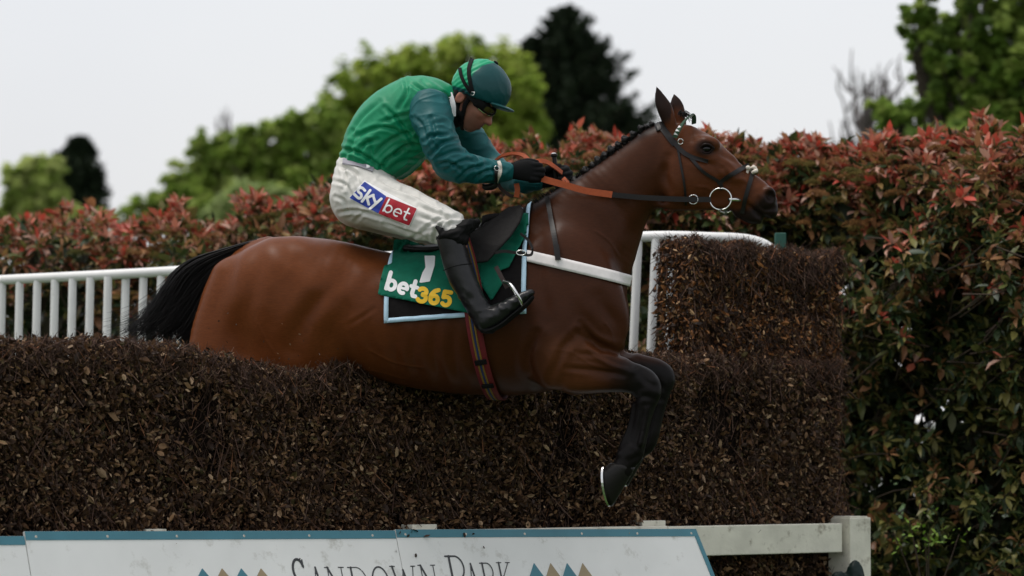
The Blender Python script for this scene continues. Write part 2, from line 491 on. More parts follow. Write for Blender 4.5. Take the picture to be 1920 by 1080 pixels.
def brush(parent, s0, s1, z0, ztop, thick, o0, nleaf, ntwig, warm, ends):
    """leaves and twigs standing proud of a dark packed core"""
    def top(s): return ztop(s) + .014 * noise(np.stack([s * 9, s * 0, s * 0], -1), 1, 3) + .012 * noise(np.stack([s * 31, s * 0, s * 0], -1), 1, 5)
    def face(n, into):
        s = rng.uniform(s0, s1, n); u = rng.random(n)
        z = z0 + (top(s) - z0) * (u ** .92)
        lump = fbm(np.stack([s, z, 0 * s], -1), 5.0, 11, 3)
        o = o0 + .032 * lump - into * rng.random(n) ** 1.3
        # the corners are rounded off
        o -= .05 * np.clip(1 - (top(s) - z) / .07, 0, 1) ** 2
        return s, o, z
    # --- leaves of the front face
    s, o, z = face(nleaf, .085)
    # thin patches where the leaves have dropped and twigs show
    bare = fbm(np.stack([s, z * .6, 0 * s], -1), 3.3, 23, 3)
    keep = rng.random(nleaf) < np.clip(1.0 - np.clip(bare - .15, 0, 1) * 1.2 - .75 * np.clip(1 - (top(s) - z) / .11, 0, 1), .1, 1)
    s, o, z = s[keep], o[keep], z[keep]
    P = FP(s, o, z)
    if ends:
        m = int(nleaf * .22)
        oo = o0 - rng.random(m) * thick; zz = z0 + (top(np.full(m, s1)) - z0) * rng.random(m)
        P = np.vstack([P, FP(s1 + .03 * noise(np.stack([oo, zz, 0 * zz], -1), 6, 4) - .06 * rng.random(m), oo, zz)])
        if ends == 2:
            P = np.vstack([P, FP(s0 - .03 + .07 * rng.random(m), oo, zz)])
    m2 = int(nleaf * .12)
    ss = rng.uniform(s0, s1, m2)
    P = np.vstack([P, FP(ss, o0 - thick * rng.random(m2), top(ss) - .05 * rng.random(m2))])
    n = len(P)
    D = rng.normal(size=(n, 3)) * [1, .7, 1] + np.array([0, 0, -.5])
    fr = rot_frames(D, rng.uniform(0, 6.28, n))
    size = rng.gamma(4, .0039, n) + .005
    size = np.stack([size, size * rng.uniform(.45, 1.15, n), size * rng.uniform(.3, 2.2, n)], 1)
    V, Fc = inst(DRY_V, DRY_F, P, fr, size)
    if warm: c = pick([(.032, .017, .010), (.12, .055, .022), (.30, .125, .04), (.42, .26, .13)], [.34, .32, .23, .11], n)
    else:
        c = pick([(.040, .020, .010), (.115, .058, .027), (.235, .135, .066), (.40, .27, .16), (.07, .052, .018)], [.46, .28, .15, .08, .03], n)
        c[(c[:, 0] > .25)] *= rng.uniform(.6, 1.1, ((c[:, 0] > .25).sum(), 1))
    o_ = obj('leaves', np_mesh('leaves', V, Fc, np.repeat(c, len(DRY_V), 0), False), M_bleaf, parent)
    tag(o_, kind='stuff')
    # --- twigs, mostly upright, a fringe of them along the top
    n1 = ntwig; s, o, z = face(n1, .07)
    n2 = int(ntwig * 1.8)
    s2 = rng.uniform(s0, s1, n2); z2 = top(s2) - rng.random(n2) ** 1.4 * .12
    o2 = o0 - .005 - thick * rng.random(n2) ** 2.2 + .012 * rng.normal(size=n2)
    if ends:
        n3 = int(ntwig * .3)
        zz = z0 + (top(np.full(n3, s1)) - z0) * rng.random(n3)
        s = np.concatenate([s, s1 + .02 - .05 * rng.random(n3)]); o = np.concatenate([o, o0 - rng.random(n3) * thick]); z = np.concatenate([z, zz])
    if ends == 2:
        s = np.concatenate([s, s0 - .015 + .05 * rng.random(n3)]); o = np.concatenate([o, o0 - rng.random(n3) * thick]); z = np.concatenate([z, z0 + (top(np.full(n3, s0)) - z0) * rng.random(n3)])
    P = np.vstack([FP(s, o, z), FP(s2, o2, z2)])
    n = len(P)
    k1 = len(s)
    ln = np.where(np.arange(n) < k1, rng.uniform(.05, .2, n), rng.uniform(.03, .11, n))
    D = np.stack([rng.normal(0, .62, n), rng.normal(0, .5, n), np.ones(n)], 1)
    D[k1:, :2] *= 1.5
    D /= np.linalg.norm(D, axis=1, keepdims=True)
    bend = rng.normal(0, .12, (n, 3))
    B = P - D * ln[:, None] * .6
    lim = np.concatenate([top(s), top(s2)])
    Pm = B + D * ln[:, None] * .5 + bend * ln[:, None] * .5
    Pe = B + D * ln[:, None] + bend * ln[:, None]
    over = np.clip(Pe[:, 2] - lim - .004 - .045 * rng.random(n) ** 2.4, 0, None)
    Pe[:, 2] -= over; Pm[:, 2] -= over * .5
    # some stout upright stems among them
    st_ = rng.random(n) < .10
    r = np.where(st_, rng.uniform(.0018, .0032, n), rng.uniform(.0008, .0019, n))
    V, Fc = tubes(np.stack([B, Pm, Pe], 1), np.stack([r, r * .85, r * .35], 1), 3)
    c = pick([(.045, .025, .018), (.085, .046, .033), (.16, .098, .072), (.20, .085, .042)], [.45, .35, .14, .06], n)
    tag(obj('twigs', np_mesh('twigs', V, Fc, np.repeat(c, 9, 0), True), M_twig, parent), kind='stuff')

def core_box(parent, s0, s1, z0, ztop, o0, o1, n=40):  # solid box standing for the packed brush, made dark to block light
    ss = np.linspace(s0, s1, n); zt = ztop(ss)
    ring = np.stack([FP(ss, o0, z0), FP(ss, o0, zt - .06), FP(ss, o0 - .06, zt), FP(ss, o1, zt), FP(ss, o1, z0)], 1)
    V = ring.reshape(-1, 3); F = []
    for i in range(n - 1):
        for j in range(5):
            a = i * 5 + j; b = i * 5 + (j + 1) % 5
            F.append([a, b, b + 5, a + 5])
    F += [[0, 3, 2, 1], [0, 4, 3, 0]] if False else []
    V2, F2 = V, np.array(F)
    e = (n - 1) * 5
    caps = np.array([[0, 1, 2, 3], [0, 3, 4, 4], [e, e + 3, e + 2, e + 1], [e, e + 4, e + 3, e + 3]])
    me = bpy.data.meshes.new('packed_core')
    me.from_pydata(V2.tolist(), [], F2.tolist() + [[0, 1, 2, 3, 4], [e + 4, e + 3, e + 2, e + 1, e]])
    me.update()
    obj('packed_core', me, M_core, parent)

fence = empty('birch_fence', Matrix.Translation(FP(1.5, 0, 0).tolist()))
tag(fence, 'long brown birch brush fence that the horse is jumping', 'fence')
Fi = fence.matrix_world.inverted()
def ztop_main(s):
    p = px_s(s)
    return 1.338 - .095 * np.exp(-((p - 550) / 125) ** 2) - .03 * np.exp(-((p - 760) / 160) ** 2) - .008 * s / 4
def ztop_tall(s):
    p = px_s(s)
    return 1.83 - .03 * np.clip((p - 1500) / 100, 0, 1) + .012 * np.sin(s * 23) + .008 * np.sin(s * 51 + 1)
class _P:      # parent with the world offset already taken out
    pass
def to_parent(root):
    for ch in root.children: ch.matrix_parent_inverse = root.matrix_world.inverted()
bpy.context.view_layer.update()
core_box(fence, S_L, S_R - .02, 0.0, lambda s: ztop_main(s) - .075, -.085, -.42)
brush(fence, S_L, S_R, 0.36, ztop_main, .44, 0.0, 112000, 5500, False, 0)
to_parent(fence)
wing = empty('birch_fence_wing', Matrix.Translation(FP(S_T + .5, -.2, 0).tolist()))
tag(wing, 'taller square block of birch brush at the right end of the fence', 'fence')
bpy.context.view_layer.update()
core_box(wing, S_T + .14, S_R - .10, 0.0, lambda s: ztop_tall(s) - .12, -.19, -.29)
brush(wing, S_T, S_R + .05, 0.30, ztop_tall, .25, -.10, 25000, 3600, True, 2)
to_parent(wing)

# ---- white timber beam along the foot of the brush, with blocks and an end post
M_wood = mat('white_timber', (.66, .64, .54), .75, .25, var=.12, vscale=9, bump=.35, bscale=45, bdist=.004, dirt=((.17, .14, .09), 10, .55, .72))
RZF = math.atan2(FE[1], FE[0])
RF = np.array([[FE[0], FN[0], 0], [FE[1], FN[1], 0], [0, 0, 1.0]])   # columns: along, outward, up
beam_root = empty('timber_beam', Matrix.Translation(FP(2.0, .06, 0).tolist()))
tag(beam_root, 'weathered white timber beam along the foot of the birch fence', 'beam')
bpy.context.view_layer.update()
sb0, sb1 = S_L, float(s_px(1573, .08))
def fbox(name, s0, s1, o0, o1, z0, z1, m, parent, bw=.004):
    V, F = box(FP((s0 + s1) / 2, (o0 + o1) / 2, (z0 + z1) / 2), (s1 - s0, o1 - o0, z1 - z0), RF)
    o = obj(name, np_mesh(name, V, F, None, False), m, parent)
    if bw: bevel(o, bw)
    return o
cuts = [sb0, .9, float(s_px(735, .08)), float(s_px(1248, .08)), sb1]
for i, (a, b) in enumerate(zip(cuts[:-1], cuts[1:])):
    fbox('plank', a, b - .004, .03, .085, .452 + .002 * i, .590 - .003 * (i % 2), M_wood, beam_root)
for p0, p1 in ((268, 306), (766, 812), (1196, 1240)):
    fbox('block', float(s_px(p0)), float(s_px(p1)), -.05, .0275, .50, .612, M_wood, beam_root, .003)
pw = fbox('end_post', sb1 + .02, float(s_px(1622, .10)), -.03, .11, 0, .612, M_wood, beam_root)
fbox('cap', sb1 + .026, float(s_px(1618, .10)), -.024, .104, .6125, .618, M_wood, pw, .002)
to_parent(beam_root)
bpy.context.view_layer.update()
for ch in pw.children: ch.matrix_parent_inverse = pw.matrix_world.inverted()

# ---- dark green plastic pad at the foot of the post
f = Field((-.25, -.2, -.02), (.25, .2, .5), .008)
f.ell((-.06, 0, .2), (.085, .08, .22), .03); f.ell((.05, .02, .24), (.08, .09, .235), .04); f.ell((.0, .03, .1), (.12, .1, .12), .04)
f.sweep([(-.12, -.03, .30, .03, .03), (0, -.07, .27, .03, .03), (.1, -.05, .33, .03, .03)], .02)
V, F = f.mesh(1); Nn = vnormals(V, F); V = V + Nn * (.006 * fbm(V, 30, 3))[:, None]
V[:, 2] -= V[:, 2].min()
pad = obj('plastic_pad', np_mesh('plastic_pad', V, F), mat('green_plastic', (.004, .014, .012), .45, .2, var=.2))
pad.scale = (.72, .6, .86)
pad.location = FP(float(s_px(1574, .19)), .19, 0.0).tolist()
tag(pad, 'crumpled dark green plastic pad in front of the white end post', 'padding')

# ---- advertising boards leaning on the beam
M_board = mat('board_white', (.80, .80, .775), .45, .4, var=.05, vscale=4, dirt=((.36, .34, .28), 9, .56, .78))
M_teal = mat('board_teal', (.055, .20, .255), .45, .4, var=.08, vscale=8)
M_tan = mat('board_tan', (.33, .255, .15), .5, .4, var=.05)
M_ink = mat('board_ink', (.045, .047, .05), .5, .4)
M_screw = mat('screw', (.55, .5, .42), .4, .5, metal=.7)
LEAN = rad(18)
def bz(s): return .611 - .0125 * s
def BP(u, v, lift=0.0):
    u = np.asarray(u, float); v = np.asarray(v, float)
    p = FP(u, .092 + v * math.sin(LEAN) + lift * math.cos(LEAN), bz(u) - v * math.cos(LEAN) + lift * math.sin(LEAN))
    return p
def board_slab(name, quad, lift, t, m, parent, b=0):
    c = [BP(u, v, lift) for u, v in quad]; d = [BP(u, v, lift + t) for u, v in quad]
    V = np.array(c + d)
    F = np.array([[4, 7, 6, 5], [0, 1, 2, 3], [0, 4, 5, 1], [1, 5, 6, 2], [2, 6, 7, 3], [3, 7, 4, 0]])
    o = obj(name, np_mesh(name, V, F, None, False), m, parent)
    if b: bevel(o, b, 1)
    return o
def board_flat(name, sdf, lo, hi, h, lift, m, parent):
    P, F = shape2d(sdf, lo, hi, h)
    return obj(name, np_mesh(name, BP(P[:, 0], P[:, 1], lift), F[:, ::-1], None, False), m, parent)
BH = .60 / math.cos(LEAN)
u1, u2, u3 = float(s_px(53, .1)), float(s_px(741, .1)), float(s_px(1299, .1))
boards = []
for nm, a, b, dv, sk, lab in (('advertising_board', -1.55, u1 - .004, .018, 0, 'plain white board with blue top edge, cut off at the left of the picture'),
                              ('advertising_board', u1, u2 - .004, 0.0, 0, 'white board with blue top edge and the first letters SANDO, left of the seam'),
                              ('advertising_board', u2, u3, -.004, .15, 'white board with blue top and slanted right edge reading PARK')):
    r = empty(nm, Matrix.Translation(BP((a + b) / 2, BH).tolist()))
    tag(r, lab, 'board', 'advertising boards along the fence')
    boards.append((r, a, b, dv, sk))
bpy.context.view_layer.update()
def px_uv(px, py):
    """board coordinates under a photograph pixel"""
    u = float(s_px(px)); v = .05
    for _ in range(12):
        p = BP(u, v, .012) - CAM
        d = p @ C_FWD
        x = 960 + FPX * (p @ C_RT) / d; y = 540 - FPX * (p @ C_UP) / d
        u += (px - x) / 480 * 1.25; v += (py - y) / 480
    return u, v
for i, (r, a, b, dv, sk) in enumerate(boards):
    board_slab('panel', [(a, dv), (b, dv), (b + sk, BH), (a, BH)], 0, .011, M_board, r)
    board_slab('edge_strip', [(a + .001, dv + .001), (b - .001, dv + .001), (b - .001 + sk * .034 / BH, dv + .034), (a + .001, dv + .034)], .0115, .002, M_teal, r)
    if sk: board_slab('edge_strip', [(b - .024 + sk * .0345 / BH, dv + .0345), (b - .001 + sk * .0345 / BH, dv + .0345), (b + sk - .001, BH - .002), (b + sk - .024, BH - .002)], .0115, .002, M_teal, r)
    k = 0
    for uu in np.arange(a + .045, b - .02, .31):
        ang = np.linspace(0, 6.283, 9)[:-1]
        V = np.concatenate([[BP(uu, dv + .021, .0152)], [BP(uu + .0055 * math.cos(t), dv + .021 + .0055 * math.sin(t), .0137) for t in ang]])
        me = bpy.data.meshes.new('screw'); me.from_pydata(V.tolist(), [], [[0, 1 + (j + 1) % 8, 1 + j] for j in range(8)]); me.update()
        obj('screw', me, M_screw, r)
# lettering in condensed serif capitals
def arc(cx, cy, rx, ry, a0, a1, n=14):
    t = np.radians(np.linspace(a0, a1, n))
    return [(cx + rx * math.cos(q), cy + ry * math.sin(q)) for q in t]      # y down
def glyph(ch):
    """strokes in a unit box, y down; (points, weight) with weight 1 thick, .45 thin"""
    T, H = 1.0, .5
    g = {
        'S': [(arc(.5, .25, .36, .24, -20, -180) + arc(.5, .25, .36, .24, 180, 100)[1:] + [(.6, .52)] + arc(.5, .75, .38, .24, -60, 90) + arc(.5, .75, .38, .24, 90, 160)[1:], T), ([(.84, .02), (.86, .2)], H), ([(.12, .8), (.13, .98)], H)],
        'A': [([(.12, 1), (.47, 0)], H), ([(.47, 0), (.86, 1)], T), ([(.26, .64), (.7, .64)], H), ([(0, 1), (.25, 1)], H), ([(.72, 1), (1, 1)], H)],
        'N': [([(.15, 0), (.15, 1)], H), ([(.15, 0), (.86, 1)], T), ([(.86, 0), (.86, 1)], H), ([(0, 0), (.2, 0)], H), ([(.72, 0), (1, 0)], H), ([(0, 1), (.3, 1)], H)],
        'D': [([(.2, 0), (.2, 1)], T), ([(.02, 0), (.5, 0)] + arc(.46, .5, .5, .5, -85, 85) + [(.46, 1), (.02, 1)], H)],
        'O': [(arc(.5, .5, .46, .5, 0, 360, 30), .8)],
        'W': [([(.08, 0), (.3, 1)], T), ([(.3, 1), (.5, .1)], H), ([(.5, .1), (.72, 1)], T), ([(.72, 1), (.93, 0)], H), ([(-.02, 0), (.2, 0)], H), ([(.84, 0), (1.02, 0)], H)],
        'P': [([(.2, 0), (.2, 1)], T), ([(0, 0), (.55, 0)] + arc(.5, .27, .42, .27, -80, 90) + [(.2, .54)], .7), ([(.02, 1), (.42, 1)], H)],
        'R': [([(.18, 0), (.18, 1)], T), ([(0, 0), (.5, 0)] + arc(.48, .25, .4, .25, -80, 90) + [(.18, .5)], .6), ([(.45, .5), (.95, 1)], T), ([(.02, 1), (.36, 1)], H)],
        'K': [([(.18, 0), (.18, 1)], T), ([(.85, 0), (.2, .56)], H), ([(.36, .42), (.9, 1)], T), ([(0, 0), (.36, 0)], H), ([(.66, 0), (1, 0)], H), ([(.02, 1), (.36, 1)], H), ([(.74, 1), (1.02, 1)], H)],
    }
    return g[ch]
def letter(ch, p0, p1, ytop, cap, parent, clip=0):
    ua, v0 = px_uv(p0, ytop); ub, _ = px_uv(p1, ytop)
    w = ub - ua
    th = .011 if cap > .16 else .0088
    lines = [([(ua + x * w, v0 + y * cap) for x, y in pts], th * k) for pts, k in glyph(ch)]
    sd = line_sdf(lines)
    if clip: sd = (lambda f: lambda P: np.maximum(f(P), clip * (P[:, 0] - u2 + .002)))(sd)
    o = board_flat('letter', sd, (ua - .03, v0 - .02), (ub + .03, v0 + cap + .02), .0032, .0122, M_ink, parent)
    return o
B2, B3 = boards[1][0], boards[2][0]
for ch, a, b, y, big in (('S', 542, 570, 1048, 1), ('A', 579, 604, 1064, 0), ('N', 608, 644, 1064, 0), ('D', 650, 686, 1064, 0), ('O', 692, 726, 1063, 0)):
    letter(ch, a, b, y, .18 if big else .14, B2)
letter('W', 731, 777, 1062, .14, B2, 1)
letter('W', 731, 777, 1062, .14, B3, -1)
for ch, a, b, y, big in (('N', 783, 816, 1060, 0), ('P', 834, 868, 1043, 1), ('A', 872, 893, 1057, 0), ('R', 899, 924, 1056, 0), ('K', 930, 956, 1055, 0)):
    letter(ch, a, b, y, .18 if big else .14, B3)
for root, xs, y in ((B2, (379, 416, 452, 489), 1065), (B3, (1001, 1032, 1063, 1092), 1055)):
    for i, x in enumerate(xs):
        u, v = px_uv(x, y)
        hw = (xs[1] - xs[0]) / 2 / 470 * 1.22
        board_flat('diamond', poly_sdf([(u, v), (u + hw, v + .062), (u, v + .124), (u - hw, v + .062)]), (u - hw - .01, v - .01), (u + hw + .01, v + .14), .004, .0122, (M_teal, M_tan)[i % 2], root)
for r, *_ in boards: to_parent(r)

# ------------------------------------------------------------------ white wing rail
M_pvc = mat('white_plastic', (.74, .74, .72), .38, .5, var=.05, vscale=5, dirt=((.35, .33, .27), 8, .62, .8))
rail_root = empty('wing_rail', Matrix.Translation((0, 16.3, 0)))
tag(rail_root, 'white plastic wing rail with upright bars running behind the fence', 'rail')
bpy.context.view_layer.update()
rp = crom(np.array([W(*q) for q in ((-260, 538, 17.4), (0, 525, 17.0), (330, 508, 16.6), (740, 480, 16.2), (1000, 458, 15.95), (1210, 443.5, 15.75), (1330, 445, 15.7), (1400, 449, 15.68), (1440, 463, 15.67), (1460, 490, 15.66), (1466, 540, 15.66))]), 90)
V, F = tubes(rp[None], np.full((1, len(rp)), .0245), 16)
obj('rail', np_mesh('rail', V, F), M_pvc, rail_root)
k = 0; first = None
t_ = np.linspace(-195, 1263, 45)
for px in t_:
    px_ = px
    i = np.argmin(np.abs([(960 + FPX * (q - CAM)[0] / ((q - CAM) @ C_FWD)) - px_ for q in rp]))
    q = rp[i].copy()
    d = (q - CAM) @ C_FWD
    q[0] = (px_ - 960) / FPX * d
    lean = -.012 - .035 * max(px_, 0) / 1200
    V, F = tubes(np.array([[q - [0, 0, .012], q + [lean * (q[2] - .02), 0, -q[2] + .0]]]), np.full((1, 2), .0205), 12)
    o = obj('post', np_mesh('post', V, F), M_pvc, rail_root)
to_parent(rail_root)
# green square post behind the birch
gp = W(1463, 437, 16.0)
V, F = box((0, 0, gp[2] / 2), (.052, .052, gp[2]))
o = obj('square_post', np_mesh('square_post', V, F, None, False), mat('green_paint', (.018, .085, .062), .6, .4, var=.2))
o.location = (gp[0], gp[1], 0); bevel(o, .004)
tag(o, 'dark green square post showing above the tall birch, beside the rail end', 'post')
# white running rail beyond the hedge on the right
rr = empty('running_rail', Matrix.Translation((3.2, 21, 0)))
tag(rr, 'white running rail glimpsed low through gaps in the right hedge', 'rail')
bpy.context.view_layer.update()
for z in (1.08, .62):
    V, F = tubes(np.array([[(1.6, 21.5, z), (3.2, 21.0, z), (5.6, 20.2, z)]]), np.full((1, 3), .05), 10)
    obj('rail', np_mesh('rail', V, F), M_pvc, rr)
for x, y in ((2.35, 21.35), (2.9, 21.15), (3.12, 21.1), (4.6, 20.6), (1.75, 21.5)):
    V, F = tubes(np.array([[(x, y, 0), (x, y, 1.04)]]), np.full((1, 2), .045), 10)
    obj('post', np_mesh('post', V, F), M_pvc, rr)
to_parent(rr)

# bits of birch knocked loose: caught on the boards, and flying about the horse's quarters
def bits(name, label, P, size):
    n = len(P)
    V, F = inst(DRY_V, DRY_F, P, rot_frames(rng.normal(size=(n, 3)), rng.uniform(0, 6, n)), size)
    cc = pick([(.03, .02, .012), (.06, .03, .018), (.3, .2, .12)], [.4, .35, .25], n)
    o = obj(name, np_mesh(name, V, F, np.repeat(cc, len(DRY_V), 0), False), M_bleaf)
    tag(o, label, 'debris', kind='stuff')
uu = np.array([px_uv(x, y) for x, y in ((748, 1003), (762, 1008), (770, 1000), (783, 998), (793, 1006), (868, 999), (884, 1002), (779, 1046), (742, 1035), (560, 1048), (905, 1024), (330, 1020), (640, 992), (700, 990), (1180, 1000))])
bits('birch_debris', 'dark scraps of birch caught along the top of the boards', BP(uu[:, 0], uu[:, 1], .016), rng.uniform(.008, .03, len(uu)))
fx = rng.uniform(350, 640, 34); fy = 690 - rng.random(34) ** 1.5 * 110
bits('flying_debris', 'tiny birch scraps flying round the hindquarters of the horse', W(fx, fy, 13.05 + .2 * rng.random(34)), rng.uniform(.006, .014, 34))
# ------------------------------------------------------------------ red-tipped hedges
M_leaf = mat('hedge_leaf', attr=True, rough=.42, spec=.32, leaf=.25)
M_bloom = mat('flower_head', attr=True, rough=.9, spec=.1)
M_stem = mat('hedge_stem', (.05, .035, .025), .8, .2, var=.3)
LEAF_V = np.array([[0, 0, 0], [.3, .17, .035], [.32, 0, -.02], [.3, -.17, .035], [.66, .16, .0], [.68, 0, -.06], [.66, -.16, .0], [1, 0, -.16]])
LEAF_F = np.array([[0, 2, 1], [0, 3, 2], [1, 2, 5], [1, 5, 4], [2, 3, 6], [2, 6, 5], [4, 5, 7], [5, 6, 7]])
RED = [(.50, .085, .055), (.46, .13, .08), (.50, .20, .13), (.52, .31, .23)]
BRONZE = [(.36, .18, .08), (.30, .195, .07), (.24, .115, .055)]
GREEN = [(.04, .062, .018), (.095, .105, .03), (.185, .17, .05), (.028, .05, .02)]
leaf_meshes = {}
def leaf_mesh(ci, cols):
    key = (ci, id(cols))
    if key not in leaf_meshes:
        leaf_meshes[key] = np_mesh('leaf', LEAF_V, LEAF_F, np.tile(cols[ci], (8, 1)))
        leaf_meshes[key].materials.append(M_leaf)
    return leaf_meshes[key]

def hedge(name, label, depth, top, x0, x1, n_whorl, n_obj, red_px, sd, gaps=None, blooms=0, bottom=1090, bloom_rng=None, thick=1.0, greeny=0., inner=2500):
    r = np.random.default_rng(sd)
    xm = (x0 + x1) / 2
    base = W(xm, 850, depth(xm)); base[2] = 0
    root = empty(name, Matrix.Translation(base.tolist()))
    tag(root, label, 'hedge')
    px = r.uniform(x0, x1, n_whorl)
    tp = top(px) + 19 * noise(np.stack([px / 30, 0 * px, 0 * px], -1), 1, sd) + 15 * noise(np.stack([px / 9, 0 * px, 0 * px], -1), 1, sd + 5)
    u = r.random(n_whorl)
    u = np.where(r.random(n_whorl) < .34, u ** 2 * .22, u)            # more shoots along the top
    py = tp + u * (bottom - tp)
    into = r.random(n_whorl) ** 1.6
    d = depth(px) + thick * into + .35 * fbm(np.stack([px / 120, py / 120, 0 * px], -1), 1, sd + 2, 2) + .35 * np.clip(1 - (py - tp) / 60, 0, 1)
    if gaps is not None:
        keep = r.random(n_whorl) > gaps(px, py)
        px, py, d, tp, into = px[keep], py[keep], d[keep], tp[keep], into[keep]
    P = W(px, py, d)
    P[:, 2] = np.maximum(P[:, 2], .05)
    n = len(P)
    out = np.stack([.35 * r.normal(size=n), -.75 * np.ones(n) + .3 * r.normal(size=n), .25 + .9 * np.exp(-(py - tp) / 70) + .25 * r.normal(size=n)], 1)
    out /= np.linalg.norm(out, axis=1, keepdims=True)
    per = r.integers(6, 11, n)
    wi = np.repeat(np.arange(n), per); m = len(wi)
    ax = out[wi]
    t1 = np.cross(ax, [0.3, 1, .2]); t1 /= np.linalg.norm(t1, axis=1, keepdims=True); t2 = np.cross(ax, t1)
    k = np.concatenate([np.arange(p) for p in per])
    ang = k * 2.39996 + r.uniform(0, 6.28, n)[wi]
    tilt = np.radians(r.normal(52, 17, m) - 22 * np.exp(-(py - tp)[wi] / 50))
    D = ax * np.cos(tilt)[:, None] + (t1 * np.cos(ang)[:, None] + t2 * np.sin(ang)[:, None]) * np.sin(tilt)[:, None]
    D[:, 2] -= .12
    fr = rot_frames(D, r.normal(0, .5, m))
    size = r.uniform(.04, .105, m) * (.6 + .55 * r.random(n)[wi])
    Q = P[wi] + D * .008 - ax * (k * .004)[:, None]
    # young shoots are red, old leaves green
    dist = (py - tp)
    pr = np.clip(np.exp(-dist / red_px) * 1.0, 0, .85) * (1 - greeny)
    kind = np.where(r.random(n) < pr, 0, np.where(r.random(n) < .42 * np.exp(-dist / (red_px * 4)) + .1, 1, 2))
    pal = np.array(RED + BRONZE + GREEN)
    off = np.array([0, len(RED), len(RED) + len(BRONZE)]); num = np.array([len(RED), len(BRONZE), len(GREEN)])
    kk = kind[wi]
    kk = np.where((r.random(m) < .26), np.minimum(kk + 1 + (r.random(m) < .4), 2), kk)
    ci = off[kk] + (r.random(m) * num[kk]).astype(int)
    c = pal[ci] * r.uniform(.7, 1.3, (m, 1))
    # the leaves that show largest stay single leaves
    front = np.argsort(into[wi] + r.random(m) * .3 - (size - .08) * 6 + np.where((px[wi] < 0) | (px[wi] > 1920) | (py[wi] > 1070), 5, 0))
    single = front[:n_obj]; rest = front[n_obj:]
    bi = np.array(base)
    for q in single:
        cc = int(ci[q]); cols = RED + BRONZE + GREEN
        key = cc
        if key not in leaf_meshes:
            leaf_meshes[key] = np_mesh('leaf', LEAF_V, LEAF_F, np.tile(cols[cc], (8, 1))); leaf_meshes[key].materials.append(M_leaf)
        o = bpy.data.objects.new('leaf', leaf_meshes[key]); COL.objects.link(o); o.parent = root
        Rm = Matrix(((fr[0][q][0], fr[1][q][0], fr[2][q][0]), (fr[0][q][1], fr[1][q][1], fr[2][q][1]), (fr[0][q][2], fr[1][q][2], fr[2][q][2])))
        o.matrix_local = Matrix.Translation((Q[q] - bi).tolist()) @ Rm.to_4x4() @ Matrix.Scale(float(size[q]), 4)
    s3 = size[rest][:, None] * np.stack([np.ones(len(rest)), r.uniform(.65, 1.3, len(rest)), r.uniform(-.3, 2.4, len(rest))], 1)
    V, F = inst(LEAF_V, LEAF_F, Q[rest] - bi, tuple(a[rest] for a in fr), s3)
    tag(obj('foliage', np_mesh('foliage', V, F, np.repeat(c[rest], 8, 0)), M_leaf, root), kind='stuff')
    # big dark leaves added to block light, the inside's shade in their colour
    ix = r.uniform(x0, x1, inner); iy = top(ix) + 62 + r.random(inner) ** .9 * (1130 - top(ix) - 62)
    if gaps is not None:
        kp = r.random(inner) > 1.4 * gaps(ix, iy) - .1; ix, iy = ix[kp], iy[kp]
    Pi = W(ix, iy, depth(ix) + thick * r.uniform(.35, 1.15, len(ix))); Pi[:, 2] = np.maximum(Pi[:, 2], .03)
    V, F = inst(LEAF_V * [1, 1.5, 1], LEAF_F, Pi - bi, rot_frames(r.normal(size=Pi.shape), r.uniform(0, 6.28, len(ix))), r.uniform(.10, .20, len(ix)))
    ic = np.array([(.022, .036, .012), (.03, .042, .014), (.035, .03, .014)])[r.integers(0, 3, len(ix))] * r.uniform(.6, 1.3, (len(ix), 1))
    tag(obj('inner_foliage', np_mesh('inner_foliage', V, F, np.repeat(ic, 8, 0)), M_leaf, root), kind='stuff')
    # stems
    ns = int(n * .5); sel = r.choice(n, ns, replace=False)
    e = P[sel] - bi; b = e - out[sel] * r.uniform(.15, .4, (ns, 1)) * [1, .6, 1] + np.stack([.05 * r.normal(size=ns), .15 + .05 * r.normal(size=ns), -.12 * r.random(ns)], 1)
    mid = (e + b) / 2 + .02 * r.normal(size=(ns, 3))
    rr_ = np.stack([np.full(ns, .005), np.full(ns, .004), np.full(ns, .002)], 1)
    V, F = tubes(np.stack([b, mid, e], 1), rr_, 4)
    tag(obj('stems', np_mesh('stems', V, F), M_stem, root), kind='stuff')
    # a few trunks from the ground
    for x in np.arange(x0 + 30, x1, 150):
        p = W(x, 850, depth(x) + thick * .6) - bi
        path = crom([(p[0] + .05, p[1], 0), (p[0], p[1] + .03, .5), (p[0] + .06 * r.normal(), p[1], 1.1), (p[0] + .1 * r.normal(), p[1], 1.6)], 10)
        V, F = tubes(path[None], np.linspace(.03, .012, 10)[None], 7)
        obj('trunk', np_mesh('trunk', V, F), M_stem, root)
    # flat fuzzy flower heads
    if blooms:
        bx = r.uniform(*(bloom_rng or (x0, x1)), blooms); tpb = top(bx)
        by = tpb + 18 + r.random(blooms) ** 1.3 * 150
        bd = depth(bx) + .02 + .25 * r.random(blooms)
        Bp = W(bx, by, bd) - bi
        mm = 260
        th = r.uniform(0, 6.28, (blooms, mm)); rr2 = np.sqrt(r.random((blooms, mm)))
        rad_ = r.uniform(.035, .075, blooms)[:, None]
        L = np.stack([rad_ * rr2 * np.cos(th), rad_ * rr2 * np.sin(th) * .8, rad_ * (.75 * np.sqrt(1 - .8 * rr2 ** 2) - .35) + .004 * r.normal(size=th.shape)], -1)
        Pq = (Bp[:, None] + L).reshape(-1, 3)
        TV = np.array([[.5, 0, -.3], [-.3, .45, -.3], [-.3, -.45, -.3], [0, 0, .6]]); TF = np.array([[0, 1, 3], [1, 2, 3], [2, 0, 3], [0, 2, 1]])
